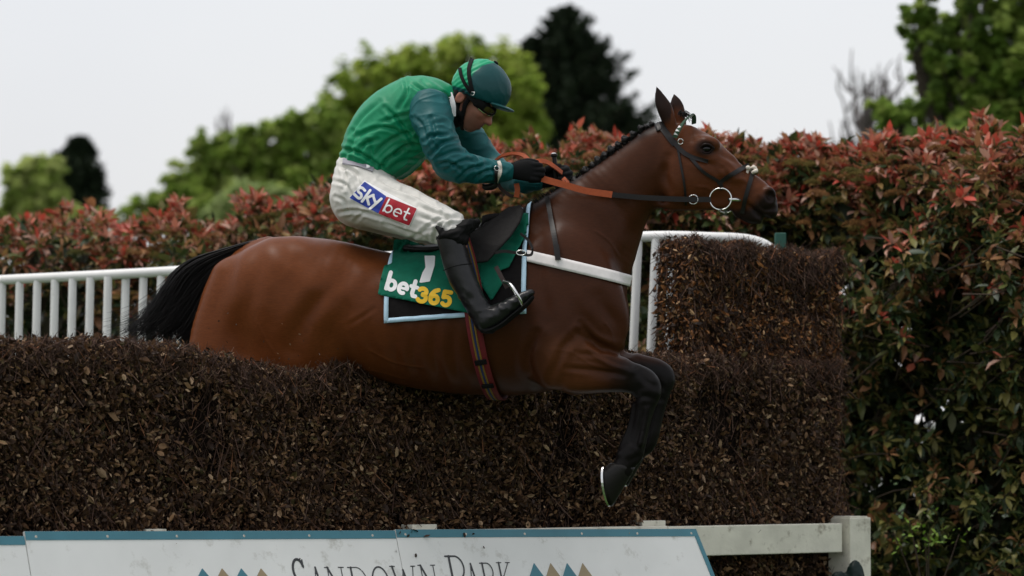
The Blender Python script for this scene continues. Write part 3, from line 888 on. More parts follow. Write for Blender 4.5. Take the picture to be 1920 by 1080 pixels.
        V, F = inst(TV, TF, Pq, rot_frames(r.normal(size=Pq.shape), r.uniform(0, 6, len(Pq))), r.uniform(.004, .0085, len(Pq)))
        bc = np.array([(.20, .10, .035), (.14, .105, .03), (.26, .13, .055), (.11, .10, .03)])[r.integers(0, 4, blooms)]
        cc = np.repeat(np.repeat(bc, mm, 0) * r.uniform(.6, 1.35, (len(Pq), 1)), 4, 0)
        tag(obj('flower_heads', np_mesh('flower_heads', V, F, cc, False), M_bloom, root), kind='stuff')
    return root

def tops(*pts):
    a = np.array(pts, float)
    return lambda x: np.interp(x, a[:, 0], a[:, 1])
hedge('photinia_bush', 'red-tipped bush behind the rail at the far left of the picture', lambda x: 19.6 + .0 * x, tops((-300, 450), (-100, 440), (0, 432), (60, 415), (120, 402), (190, 412), (222, 440), (238, 500), (250, 600)), -300, 246, 1200, 150, 55, 31, inner=2200, blooms=12)
hedge('photinia_hedge', 'red and brown hedge with flower heads behind rail, horse and jockey', lambda x: 19.4 - .0012 * np.clip(x - 200, 0, 2000), tops((225, 520), (245, 450), (280, 425), (330, 392), (345, 385), (370, 412), (430, 412), (480, 395), (560, 375), (640, 345), (700, 342), (770, 335), (840, 315), (900, 300), (960, 280), (1000, 285), (1040, 290), (1075, 258), (1110, 262), (1150, 275), (1180, 300), (1215, 290)), 226, 1215, 3400, 250, 60, 32, inner=5000, blooms=110, bloom_rng=(235, 1180))
def gaps(px, py):
    g = np.zeros(len(px))
    for x, y, rx, ry in [(q[0], q[1], q[2] * .95, q[3] * .95) for q in ((1728, 792, 24, 17), (1768, 790, 32, 24), (1750, 735, 18, 24), (1665, 915, 22, 50), (1700, 965, 30, 16), (1770, 958, 42, 14), (1868, 985, 22, 50), (1860, 905, 20, 26), (1680, 690, 14, 22), (1805, 800, 16, 36))]:
        g = np.maximum(g, np.exp(-((px - x) / rx) ** 2 - ((py - y) / ry) ** 2))
    return np.clip(g * 1.35, 0, .985)
hedge('photinia_hedge', 'large dense red-topped hedge filling the right side beside the tall birch', lambda x: 18.1 - .0021 * np.clip(x - 1200, 0, 2000), tops((1195, 300), (1240, 290), (1330, 275), (1400, 280), (1450, 295), (1500, 280), (1560, 290), (1600, 276), (1660, 272), (1720, 264), (1790, 256), (1840, 252), (1890, 272), (1950, 276), (2300, 270)), 1195, 2250, 6800, 300, 95, 33, gaps=gaps, inner=9000, blooms=70, bloom_rng=(1230, 1930))
# bright green sprig in front of the right hedge, low down
r_ = np.random.default_rng(5)
sp = empty('leafy_sprig', Matrix.Translation((W(1740, 850, 16.0) * [1, 1, 0]).tolist()))
tag(sp, 'small sprig of bright yellow-green leaves low in front of right hedge', 'plant')
SPRIG = [(.16, .27, .03), (.12, .22, .025), (.2, .3, .05)]
sm = []
for c in SPRIG:
    me = np_mesh('leaf', LEAF_V * [1, 1.5, 1], LEAF_F, np.tile(c, (8, 1))); me.materials.append(M_leaf); sm.append(me)
b0 = W(1740, 850, 16.0) * [1, 1, 0]
for j in range(75):
    p = W(r_.normal(1735, 38), r_.normal(1005, 18) , 15.95 + .1 * r_.random()) - b0
    o = bpy.data.objects.new('leaf', sm[j % 3]); COL.objects.link(o); o.parent = sp
    o.location = p.tolist(); o.rotation_euler = (r_.uniform(-1, 1), r_.uniform(-1, 1.2), r_.uniform(0, 6.28)); s = r_.uniform(.018, .036); o.scale = (s, s, s)
paths = []
for j in range(7):
    e = W(r_.normal(1735, 32), r_.normal(1005, 14), 16.0) - b0
    paths.append(crom([(0.02 * j - .06, .03, 0), tuple(e * [.5, .5, .6]), tuple(e)], 7))
V, F = tubes(np.array(paths), np.linspace(.005, .002, 7)[None].repeat(7, 0), 5)
obj('stem', np_mesh('stem', V, F), M_stem, sp)

# ------------------------------------------------------------------ trees
M_bark = mat('bark', (.06, .048, .036), .9, .2, var=.35, vscale=3, bump=.6, bscale=14, bdist=.05)
M_tleaf = mat('tree_leaf', attr=True, rough=.6, spec=.15, leaf=.5)
M_needle = mat('conifer_needle', attr=True, rough=.7, spec=.15, leaf=.1)
TL_V = np.array([[-.5, 0, 0], [0, .34, .12], [.5, 0, .02], [0, -.34, .12]]); TL_F = np.array([[0, 1, 2], [0, 2, 3]])
def tree(name, label, px, d, blobs, leaf, n, pal, sd, group=None, clump=.16, r_trunk=.22, dens=1.0):
    """blobs: (px, py, rx_px, ry_px) lobes of the crown at depth d"""
    r = np.random.default_rng(sd)
    base = W(px, 850, d); base[2] = 0
    root = empty(name, Matrix.Translation(base.tolist()))
    tag(root, label, 'tree', group)
    sc = d / FPX
    B = np.array(blobs, float)
    C = W(B[:, 0], B[:, 1], d) - base
    R = np.stack([B[:, 2] * sc, (B[:, 2] * sc + B[:, 3] * sc) * .5, B[:, 3] * sc], 1)
    C[:, 1] += r.normal(0, .35, len(B)) * R[:, 1]
    vol = R.prod(1) ** (2 / 3); nc = int(n / 26)
    w = r.choice(len(B), nc, p=vol / vol.sum())
    v = r.normal(size=(nc, 3)); v /= np.linalg.norm(v, axis=1, keepdims=True)
    v *= (r.random(nc) ** .22 * (1 + .22 * fbm(v, 3, sd, 2)))[:, None]
    cl = C[w] + v * R[w]
    cs = clump * np.cbrt(R[w].prod(1)) * r.uniform(.5, 1.3, nc)
    wi = np.repeat(np.arange(nc), 26); m = len(wi)
    P = cl[wi] + r.normal(size=(m, 3)) * cs[wi][:, None] * .75
    P[:, 2] = np.maximum(P[:, 2], .3)
    D = r.normal(size=(m, 3)) * [1, 1, .45]; D[:, 2] -= .15
    V, F = inst(TL_V, TL_F, P, rot_frames(D, r.normal(0, .55, m)), r.uniform(.6, 1.3, m) * leaf)
    c = np.asarray(pal)[r.integers(0, len(pal), nc)][wi] * r.uniform(.75, 1.25, (m, 1))
    tag(obj('crown', np_mesh('crown', V, F, np.repeat(c, 4, 0), False), M_tleaf, root), kind='stuff')
    # trunk and limbs
    top = C[:, 2].max()
    tr = crom([(0, 0, 0), (.03 * top, 0, top * .3), (-.02 * top, 0, top * .6), (.01 * top, 0, top)], 14)
    V, F = tubes(tr[None], np.linspace(r_trunk, .03, 14)[None], 9)
    obj('trunk', np_mesh('trunk', V, F), M_bark, root)
    lp = []
    for q in range(len(B)):
        for _ in range(3):
            z0 = top * r.uniform(.15, .6); s = np.array([0, 0, z0])
            e = C[q] + r.normal(size=3) * R[q] * .45
            e[2] = max(e[2], z0 * .8)
            lp.append(crom([s, s * .5 + e * .5 + [0, 0, .1 * top * r.random()], e], 8))
    V, F = tubes(np.array(lp), np.linspace(r_trunk * .38, .02, 8)[None].repeat(len(lp), 0), 6)
    obj('limbs', np_mesh('limbs', V, F), M_bark, root)
    return root
FRESH = [(.30, .40, .065), (.35, .44, .08), (.23, .32, .05), (.41, .48, .11)]
MID = [(.29, .40, .08), (.35, .46, .10), (.23, .33, .065), (.40, .48, .14)]
DARK = [(.018, .03, .014), (.024, .038, .018), (.014, .024, .012)]
tree('broadleaf_tree', 'big round yellow-green tree behind the jockey', 800, 80,
     [(690, 170, 75, 65), (760, 140, 80, 50), (840, 125, 85, 55), (905, 130, 80, 55), (960, 190, 60, 80), (800, 230, 150, 90), (660, 240, 60, 60), (930, 280, 80, 70), (700, 330, 90, 80), (990, 250, 40, 60), (880, 400, 200, 90)], .21, 36000, FRESH, 41, 'trees on the skyline', .12, .3)
tree('broadleaf_tree', 'mid-green tree between the jockey and the pale round bush', 520, 74,
     [(610, 235, 40, 40), (390, 282, 36, 34), (300, 388, 60, 24), (350, 340, 50, 36), (560, 240, 40, 30), (480, 262, 36, 30), (250, 415, 60, 24), (420, 380, 110, 50), (530, 265, 55, 40), (440, 290, 50, 38), (400, 325, 40, 45), (480, 330, 80, 55), (580, 320, 60, 70), (340, 375, 60, 30), (270, 400, 50, 22), (560, 400, 120, 60), (620, 260, 30, 40)], .2, 30000, MID, 42, 'trees on the skyline', .115, .26)
tree('round_bush', 'pale green rounded bush below the mid-green tree', 470, 60,
     [(470, 395, 70, 48), (420, 420, 50, 36), (520, 400, 40, 44), (470, 470, 90, 60)],   .13, 17000, [(.34, .42, .17), (.40, .47, .21), (.28, .36, .13)], 43, None, .12, .12)
tree('broadleaf_tree', 'thin light green tree at the far left edge', 60, 66,
     [(60, 330, 50, 38), (30, 350, 28, 34), (85, 370, 35, 40), (50, 400, 55, 40), (20, 420, 60, 30), (95, 320, 20, 24), (140, 420, 60, 30), (-30, 420, 50, 30)], .2, 8000, [(.40, .48, .14), (.32, .42, .10), (.46, .52, .19)], 44, 'trees on the skyline', .15, .12)
tree('leafy_tree', 'tall green tree cut off by the right edge of the picture', 1830, 34,
     [(1725, 20, 40, 30), (1735, 85, 38, 32), (1655, 205, 30, 20), (1740, 60, 45, 40), (1790, 110, 60, 50), (1850, 60, 80, 70), (1760, 160, 50, 45), (1850, 170, 90, 70), (1920, 120, 90, 110), (1700, 210, 55, 32), (1800, 235, 90, 40), (1670, 222, 40, 25), (1900, 250, 90, 60), (2000, 60, 110, 130), (1850, -40, 90, 60), (1800, 310, 170, 70), (1950, 380, 120, 110)], .125, 26000, [(.20, .31, .06), (.26, .37, .075), (.35, .44, .11), (.14, .22, .05)], 45, None, .115, .16)

def conifer(name, label, px, py_top, d, half_px, py_bot, sd, spires=()):
    r = np.random.default_rng(sd)
    base = W(px, 850, d); base[2] = 0
    root = empty(name, Matrix.Translation(base.tolist())); tag(root, label, 'tree', 'dark conifers on the skyline')
    sc = d / FPX; Pn = []; Dn = []; lp = []
    for (x, yt, hw) in [(px, py_top, half_px)] + list(spires):
        tp = W(x, yt, d) - base; H = tp[2]; rb = hw * sc
        zb = H * .12
        nb = int(430 * max(.25, hw / half_px))
        t = np.sort(r.random(nb) ** .8)                   # 0 bottom 1 top
        az = np.arange(nb) * 2.399 + r.normal(0, .3, nb)
        L = rb * (1.01 - t) ** .78 * r.uniform(.45, 1.35, nb) + .12
        for i in range(nb):
            s = np.array([tp[0], 0, zb + (H - zb) * t[i]])
            dr = np.array([math.cos(az[i]), math.sin(az[i]), 0])
            e = s + dr * L[i] + [0, 0, L[i] * (.42 if t[i] > .5 else .1)]
            m_ = (s + e) / 2 - [0, 0, .12 * L[i]]
            c = crom([s, m_, e], 7); lp.append(c)
            n = int(40 + 46 * L[i])
            u = r.random(n) ** .7; k = np.minimum((u * 6).astype(int), 5); f = (u * 6 - k)[:, None]
            p = c[k] * (1 - f) + c[k + 1] * f
            sp_ = (.05 + .15 * L[i] * (1 - u * .88))[:, None]
            Pn.append(p + r.normal(size=(n, 3)) * sp_ * [.6, .6, .45])
            Dn.append(dr[None] * .8 + r.normal(size=(n, 3)) * .6 + [0, 0, .1])
    P = np.concatenate(Pn); D = np.concatenate(Dn)
    V, F = inst(TL_V * [1, .45, 1], TL_F, P, rot_frames(D, r.normal(0, 1, len(P))), r.uniform(.14, .38, len(P)))
    c = np.asarray(DARK)[r.integers(0, 3, len(P))] * r.uniform(.7, 1.3, (len(P), 1))
    tag(obj('crown', np_mesh('crown', V, F, np.repeat(c, 4, 0), False), M_needle, root), kind='stuff')
    V, F = tubes(np.array(lp), np.linspace(.05, .012, 7)[None].repeat(len(lp), 0), 5)
    obj('limbs', np_mesh('limbs', V, F), M_bark, root)
    tp = W(px, py_top, d) - base
    V, F = tubes(np.array([[(0, 0, 0), (0, 0, tp[2] * .5), (tp[0], 0, tp[2])]]), np.array([[.3, .16, .02]]), 9)
    obj('trunk', np_mesh('trunk', V, F), M_bark, root)
conifer('conifer_tree', 'tall dark conifer between the jockey and the horse head', 1060, 14, 92, 330, 400, 51, ((1000, 62, 140), (1128, 84, 140), (1176, 200, 140)))
conifer('conifer_tree', 'small narrow dark conifer at the left beside the thin tree', 146, 260, 88, 130, 430, 52, ((116, 286, 80),))
# bare twiggy tree tops
M_bare = mat('bare_wood', (.10, .085, .08), .85, .2, var=.2)
def bare(name, label, px, d, py_top, spread, sd, n):
    r = np.random.default_rng(sd)
    base = W(px, 850, d); base[2] = 0
    root = empty(name, Matrix.Translation(base.tolist())); tag(root, label, 'tree')
    H = (W(px, py_top, d) - base)[2]; sp = spread * d / FPX
    V, F = tubes(crom([(0, 0, 0), (.1, 0, H * .4), (0, 0, H * .8), (.05, 0, H)], 12)[None], np.linspace(.14, .02, 12)[None], 8)
    obj('trunk', np_mesh('trunk', V, F), M_bare, root)
    lp = []; lr = []
    for i in range(n):
        z0 = H * r.uniform(.55, .92); a = r.uniform(0, 6.28)
        e = np.array([math.cos(a) * sp * r.uniform(.4, 1.1), math.sin(a) * sp, min(z0 + H * r.uniform(.0, .2), H)])
        c = crom([(0, 0, z0), (e[0] * .5, e[1] * .5, z0 + (e[2] - z0) * .3), e], 9); lp.append(c); lr.append(np.linspace(.05, .014, 9))
        for j in range(9):
            q = c[r.integers(2, 9)]
            e2 = q + r.normal(size=3) * sp * .22 + [0, 0, .25]
            lp.append(crom([q, (q + e2) / 2 + r.normal(size=3) * .06, e2], 9)); lr.append(np.linspace(.018, .008, 9))
    V, F = tubes(np.array(lp), np.array(lr), 5)
    obj('limbs', np_mesh('limbs', V, F), M_bare, root)
bare('bare_tree', 'bare grey twiggy tree left of the tall green tree at right', 1625, 48, 150, 75, 61, 26)
bare('bare_tree', 'bare twig top sticking out above the mid-green tree at left', 425, 76, 208, 26, 62, 8)
# ------------------------------------------------------------------ the horse
YAW = rad(-10)
S = FPX / 13.55                                   # pixels per metre at the horse
H0 = W(800, 951, 13.55)
HM = Matrix.Translation(H0.tolist()) @ Matrix.Rotation(YAW, 4, 'Z')
HR = np.array(HM.to_3x3())
camL = (CAM - H0) @ HR                            # camera in the horse's own frame (x forward, y to its left, z up)
fwdL, upL, rtL = C_FWD @ HR, C_UP @ HR, C_RT @ HR
def ray(px, py):
    return fwdL + rtL * ((px - 960) / FPX) - upL * ((py - 540) / FPX)
def L(px, py, y=0.0):
    """point of the horse's frame at lateral offset y, drawn through a photograph pixel"""
    r = ray(px, py); t = (y - camL[1]) / r[1]
    return camL + r * t
def Lp(px, py, rn, ry, y=0.0):
    p = L(px, py, y); return (p[0], p[1], p[2], rn / S, ry)
def cast(P2, bvh, off=0.0, ymiss=None):
    """carry photograph pixels onto the near side of a surface"""
    out = np.zeros((len(P2), 3)); nor = np.zeros((len(P2), 3)); ok = np.zeros(len(P2), bool)
    o = Vector(camL)
    for i, (x, y) in enumerate(P2):
        d = Vector(ray(x, y)).normalized()
        h, n, _, _ = bvh.ray_cast(o, d)
        if h is not None:
            if n.dot(d) > 0: n = -n
            out[i] = h; nor[i] = n; ok[i] = True
    if not ok.all() and ok.any():
        for i in np.where(~ok)[0]:
            j = np.argmin(((P2[ok] - P2[i]) ** 2).sum(1)); q = np.where(ok)[0][j]
            out[i] = L(P2[i][0], P2[i][1], out[q][1]); nor[i] = nor[q]
    return out + nor * off, nor
def smooth_n(N, F, it=3):
    N = N.copy()
    for _ in range(it):
        A = N.copy()
        for i in range(4): np.add.at(A, F[:, i], N[F[:, (i + 1) % 4]])
        N = A / (np.linalg.norm(A, axis=1, keepdims=True) + 1e-9)
    return N
def decal(name, sdf, lo, hi, h, bvh, off, t, m, parent, mirror=False, wob=None):
    P, F = shape2d(sdf, lo, hi, h)
    V, N = cast(P, bvh, 0)
    N = smooth_n(N, F)
    V = V + N * off
    if wob is not None: V = V + N * wob(V)[:, None]
    F = F[:, ::-1]
    V2, F2 = slab(V, N, F, t)
    if mirror: obj(name, np_mesh(name, V2 * [1, -1, 1], F2[:, ::-1]), m, parent)
    return obj(name, np_mesh(name, V2, F2, None, t > .002), m, parent), V, F
def strip(name, pts, w, h, bvh, off, t, m, parent, mirror=False, nw=5):
    """a strap of even width laid on the near side along photograph pixels"""
    p = crom(pts, max(10, len(pts) * 7)) if len(pts) > 2 else np.linspace(pts[0], pts[1], 8)
    T = np.gradient(p, axis=0); T /= np.linalg.norm(T, axis=1, keepdims=True) + 1e-9
    R_ = np.stack([-T[:, 1], T[:, 0]], 1)
    P2 = (p[:, None] + R_[:, None] * (np.linspace(-.5, .5, nw) * w)[None, :, None]).reshape(-1, 2)
    V, N = cast(P2, bvh, 0)
    n = len(p); i = np.arange(n * nw).reshape(n, nw)
    F = np.stack([i[:-1, :-1], i[1:, :-1], i[1:, 1:], i[:-1, 1:]], -1).reshape(-1, 4)
    N = smooth_n(N, F, 6)
    for _ in range(4):                                    # a stiff strap bridges the small hollows
        g = V.reshape(n, nw, 3); g[1:-1] = .5 * g[1:-1] + .25 * (g[2:] + g[:-2])
    if (vnormals(V, F) * N).sum() < 0: F = F[:, ::-1]
    V2, F2 = slab(V + N * off, N, F, t)
    if mirror: obj(name, np_mesh(name, V2 * [1, -1, 1], F2[:, ::-1], None, False), m, parent)
    return obj(name, np_mesh(name, V2, F2, None, False), m, parent)
def wrap(name, c, e1, e2, wdir, width, f0, f1, n, bvh, off, t, m, parent, nw=4):
    """a strap laid round a body: angle from e1 towards e2"""
    c, e1, e2, wdir = (np.asarray(q, float) for q in (c, e1, e2, wdir))
    V = []; N = []
    for f_ in np.linspace(f0, f1, n):
        d = e1 * math.cos(f_) + e2 * math.sin(f_)
        for j in range(nw):
            cc = c + wdir * (j / (nw - 1) - .5) * width
            h, nn, _, _ = bvh.ray_cast(Vector(cc + d * 1.2), Vector(-d))
            if h is None: h = Vector(cc + d * .1); nn = Vector(d)
            V.append(h); N.append(d)
    V = np.array(V); N = np.array(N)
    i = np.arange(n * nw).reshape(n, nw)
    F = np.stack([i[:-1, :-1], i[:-1, 1:], i[1:, 1:], i[1:, :-1]], -1).reshape(-1, 4)
    nv = vnormals(V, F)
    if (nv * N).sum() < 0: F = F[:, ::-1]
    V2, F2 = slab(V + N * off, N, F, t)
    return obj(name, np_mesh(name, V2, F2), m, parent)
def strap3(name, pts, width, wdir, t, m, parent, n=24):
    """free-hanging strap through 3D points, its width along wdir"""
    p = crom(pts, n); T = np.gradient(p, axis=0); T /= np.linalg.norm(T, axis=1, keepdims=True) + 1e-9
    wd = np.asarray(wdir, float); wd = np.broadcast_to(wd, p.shape)
    wd = wd - T * (wd * T).sum(1, keepdims=True); wd /= np.linalg.norm(wd, axis=1, keepdims=True) + 1e-9
    nn = np.cross(T, wd)
    q = [p - wd * width / 2 - nn * t / 2, p + wd * width / 2 - nn * t / 2, p + wd * width / 2 + nn * t / 2, p - wd * width / 2 + nn * t / 2]
    V = np.stack(q, 1).reshape(-1, 3); F = []
    for i in range(n - 1):
        for j in range(4):
            a = i * 4 + j; b = i * 4 + (j + 1) % 4
            F.append([a, b, b + 4, a + 4])
    F += [[3, 2, 1, 0], [n * 4 - 4, n * 4 - 3, n * 4 - 2, n * 4 - 1]]
    return obj(name, np_mesh(name, V, np.array(F), None, False), m, parent)
def ring3(name, c, a1, a2, R_, r_, m, parent, n=36, k=8, arc_=(0, 2 * math.pi)):
    th = np.linspace(arc_[0], arc_[1], n)
    P = np.asarray(c) + np.cos(th)[:, None] * np.asarray(a1) * R_ + np.sin(th)[:, None] * np.asarray(a2) * R_
    V, F = tubes(P[None], np.full((1, n), r_), k)
    return obj(name, np_mesh(name, V, F), m, parent)

def folds(V, N, lines, depth, w, s=2.7, ox=600, oy=80, lip=.55, reach=60):
    """grooves pressed in along lines drawn on the side (both sides alike), each with a raised lip"""
    X, Y = to_px(np.stack([V[:, 0], -np.abs(V[:, 1]), V[:, 2]], 1))
    P = np.stack([X, Y], 1); D = np.zeros(len(V))
    for k, ln_ in enumerate(lines):
        p = crom(np.array([(ox + x / s, oy + y / s) for x, y in ln_]), 9)
        m_ = w * 5 + 4
        near = np.where(((P > p.min(0) - m_) & (P < p.max(0) + m_)).all(1))[0]
        q = P[near]
        if not len(q): continue
        d = np.min([seg_d(q, a, b) for a, b in zip(p[:-1], p[1:])], axis=0)
        en = np.minimum(np.linalg.norm(q - p[0], axis=1), np.linalg.norm(q - p[-1], axis=1))
        amp = depth * (.7 + .6 * ((k * 37 % 11) / 11)) * (.25 + .75 * np.clip(en / (4.5 * w), 0, 1))
        D[near] += amp * (-np.exp(-(d / w) ** 2) + lip * np.exp(-((d - 2.1 * w) / (1.2 * w)) ** 2))
    return V + N * D[:, None]
def to_px(V):
    d = V - camL; z = d @ fwdL
    return 960 + FPX * (d @ rtL) / z, 540 - FPX * (d @ upL) / z
HORSE_LO = np.minimum(L(215, 975, 0), L(215, 975, 0)) - [0.02, .36, .06]
HORSE_HI = L(1475, 150, 0) + [.03, .36, .03]
HB = Field(HORSE_LO, HORSE_HI, .0056)
# trunk: top and bottom outline, half width
st = [(455, 490, 655, .15), (500, 458, 690, .22), (550, 445, 700, .262), (610, 448, 700, .268), (680, 464, 704, .255), (740, 478, 718, .262), (800, 484, 730, .275), (860, 478, 737, .28), (920, 462, 741, .275), (980, 448, 739, .258), (1040, 446, 722, .23), (1085, 455, 690, .18)]
HB.sweep([Lp(x, (t + b) / 2, (b - t) / 2, w) for x, t, b, w in st], .02)
# withers
HB.sweep([Lp(860, 500, 32, .10), Lp(930, 470, 42, .085), Lp(985, 447, 43, .072), Lp(1040, 415, 46, .07), Lp(1080, 400, 50, .065)], .07)
# breast and neck
HB.ell(L(1106, 565), (.112, .185, .19), .06)
HB.ell(L(1130, 602, -.075), (.066, .08, .095), .04); HB.ell(L(1130, 602, .075), (.066, .08, .095), .04)
HB.sweep([Lp(1060, 500, 120, .16), Lp(1090, 458, 108, .145), Lp(1120, 415, 91, .118), Lp(1158, 369, 73, .098), Lp(1200, 329, 64, .086), Lp(1238, 303, 66, .08)], .05)
# poll
HB.ell(L(1246, 266), (34 / S, .062, 36 / S), .04)
# head
HB.sweep([Lp(1262, 283, 58, .074), Lp(1300, 314, 67, .088), Lp(1338, 333, 57, .074), Lp(1371, 350, 44, .058), Lp(1402, 364, 37, .052), Lp(1426, 377, 32, .050), Lp(1437, 382, 24, .042)], .03)
for y in (-1, 1):
    HB.ell(L(1283, 338, .052 * y), (42 / S, .042, 44 / S), .03)            # cheek
    HB.ell(L(1325, 270, .058 * y), (24 / S, .032, 14 / S), .03)            # brow
    HB.ell(L(1352, 312, .050 * y), (46 / S, .02, 8 / S), .03, R=[(.8, 0, -.6), (0, 1, 0), (.6, 0, .8)])   # cheekbone
    HB.ell(L(1442, 367, .034 * y), (13 / S, .022, 17 / S), .015)             # nostril wing
    HB.ell(L(1444, 368, .058 * y), (9.5 / S, .026, 12.5 / S), .006, '-', R=[(.9, 0, .44), (0, 1, 0), (-.44, 0, .9)])
    HB.ell(L(1325, 279, .094 * y), (13 / S, .016, 11 / S), .014, '-')      # eye socket
    HB.sweep([Lp(1404, 384, 3.2, .022, .060 * y), Lp(1424, 399, 3.8, .03, .052 * y), Lp(1442, 417, 5, .03, .036 * y)], .006, op='-')
    HB.ell(L(1300, 385, .03 * y), (70 / S, .02, 10 / S), .03)              # jaw bars
HB.ell(L(1447, 396), (11 / S, .034, 15 / S), .015)                          # upper lip
HB.sweep([Lp(1388, 394, 15, .034), Lp(1408, 405, 14, .034), Lp(1422, 411, 9, .03)], .012)   # lower jaw and lip
# throat groove behind the cheek
for y in (-1, 1):
    HB.sweep([Lp(1246, 320, 10, .02, .105 * y), Lp(1240, 360, 12, .02, .10 * y), Lp(1232, 400, 10, .02, .085 * y)], .03, op='-')
    HB.sweep([Lp(1205, 400, 9, .016, .105 * y), Lp(1175, 455, 10, .018, .13 * y), Lp(1150, 520, 10, .018, .165 * y)], .035, op='-')
# ears
for y, (bx, by), (mx, my), (tx, ty) in ((-.048, (1253, 218), (1240, 190), (1231, 163)), (.048, (1271, 218), (1268, 196), (1264, 177))):
    HB.sweep([Lp(bx + 4, by + 26, 13, .022, y * .8), Lp(bx + 1, by + 8, 13.5, .022, y * .9), Lp((bx + mx) / 2, (by + my) / 2, 14.5, .021, y), Lp(mx, my, 12.5, .017, y), Lp((mx + tx) / 2, (my + ty) / 2, 8, .011, y), Lp(tx, ty, 1.8, .004, y)], .012)
# shoulder, forearm and lower foreleg: near, then far
for y, dx, dy in ((-1, 0, 0), (1, 27, -22)):
    HB.ell(L(1085, 560, .135 * y), (80 / S, .085, 130 / S), .07, R=[(.9, 0, .44), (0, 1, 0), (-.44, 0, .9)])
    HB.ell(L(1036, 640, .165 * y), (62 / S, .085, 82 / S), .05)
    if y > 0: HB.ell(L(1078, 722, .12), (26 / S, .06, 20 / S), .02)
    q = [(1040, 668, 58, .09, .16), (1085, 688, 50, .078, .155), (1130, 698, 38, .062, .15), (1172, 706, 29, .05, .145), (1205, 716, 27, .046, .14), (1216, 732, 24, .045, .14), (1212, 754, 19, .038, .138), (1206, 782, 16, .031, .135), (1199, 812, 15.5, .029, .132), (1191, 836, 19, .033, .13), (1183, 851, 22, .036, .13), (1173, 868, 19, .034, .13), (1166, 880, 21, .036, .13)]
    if y > 0:
        q = [(a + dx * min(1, i / 5), b + dy * min(1, i / 5), r1, r2, w) for i, (a, b, r1, r2, w) in enumerate(q)]
        q[-4:] = [(1219, 815, 17, .033, .13), (1207, 833, 21, .036, .13), (1196, 846, 18, .034, .13), (1184, 857, 20, .036, .13)]
    HB.sweep([Lp(a, b, r1, r2, w * y) for a, b, r1, r2, w in q], .03)
    if y < 0:
        HB.ell(L(1224, 716, -.15), (9 / S, .028, 9 / S), .012); HB.ell(L(1227, 738, -.148), (8 / S, .026, 8 / S), .010)
        HB.ell(L(1196, 736, -.145), (9 / S, .022, 11 / S), .012)
        HB.ell(L(1165, 852, -.13), (10 / S, .026, 9 / S), .010); HB.ell(L(1197, 846, -.132), (9 / S, .028, 11 / S), .010)
        HB.sweep([Lp(1213, 764, 5, .012, -.166), Lp(1207, 800, 4.5, .010, -.160), Lp(1200, 832, 5, .012, -.160)], .010)
        HB.sweep([Lp(1196, 768, 3.5, .010, -.174), Lp(1190, 800, 3.5, .010, -.166), Lp(1182, 830, 3.5, .010, -.165)], .012, op='-')
        HB.sweep([Lp(1080, 655, 12, .02, -.205), Lp(1130, 676, 11, .018, -.195), Lp(1180, 696, 7, .014, -.18)], .025)
        HB.sweep([Lp(1070, 715, 16, .03, -.185), Lp(1120, 716, 12, .022, -.185), Lp(1165, 716, 8, .016, -.175)], .025)
        HB.sweep([Lp(1060, 690, 4, .012, -.266), Lp(1105, 697, 3.5, .010, -.236), Lp(1140, 703, 3, .008, -.216)], .025, op='-')
        HB.sweep([Lp(1190, 760, 6, .012, -.135), Lp(1182, 800, 6, .012, -.13), Lp(1168, 838, 8, .014, -.128)], .015)
# groove behind the shoulder and in front of the triceps
HB.sweep([Lp(1000, 560, 14, .03, -.315), Lp(985, 640, 16, .03, -.305), Lp(1002, 705, 14, .03, -.28)], .05, op='-')
HB.sweep([Lp(1110, 520, 8, .02, -.262), Lp(1085, 590, 9, .02, -.29), Lp(1075, 640, 8, .02, -.285)], .05, op='-')
# hindquarters
for y in (-1, 1):
    HB.ell(L(532, 548, .11 * y), (104 / S, .15, 100 / S), .06)
    HB.sweep([Lp(430, 520, 32, .085, .075 * y), Lp(424, 580, 50, .10, .09 * y), Lp(420, 640, 66, .105, .10 * y), Lp(430, 700, 76, .095, .115 * y)], .06)
    HB.ell(L(545, 620, .13 * y), (85 / S, .125, 95 / S), .06)
    HB.ell(L(590, 655, .145 * y), (52 / S, .085, 58 / S), .05)
    HB.sweep([Lp(540, 670, 72, .09, .14 * y), Lp(480, 735, 55, .075, .14 * y), Lp(425, 790, 33, .05, .13 * y), Lp(385, 822, 29, .042, .125 * y), Lp(350, 850, 19, .033, .12 * y), Lp(315, 885, 17, .03, .118 * y), Lp(290, 908, 21, .034, .117 * y), Lp(275, 918, 18, .033, .117 * y), Lp(262, 925, 20, .036, .117 * y)], .04)
    HB.sweep([Lp(640, 575, 14, .03, .305 * y), Lp(620, 630, 16, .03, .30 * y), Lp(600, 690, 14, .03, .27 * y)], .07, op='-')
HB.sweep([Lp(500, 462, 14, .03), Lp(478, 468, 17, .035), Lp(455, 480, 14, .03)], .04)    # dock
V, F = HB.mesh(2)
del HB
N = vnormals(V, F)
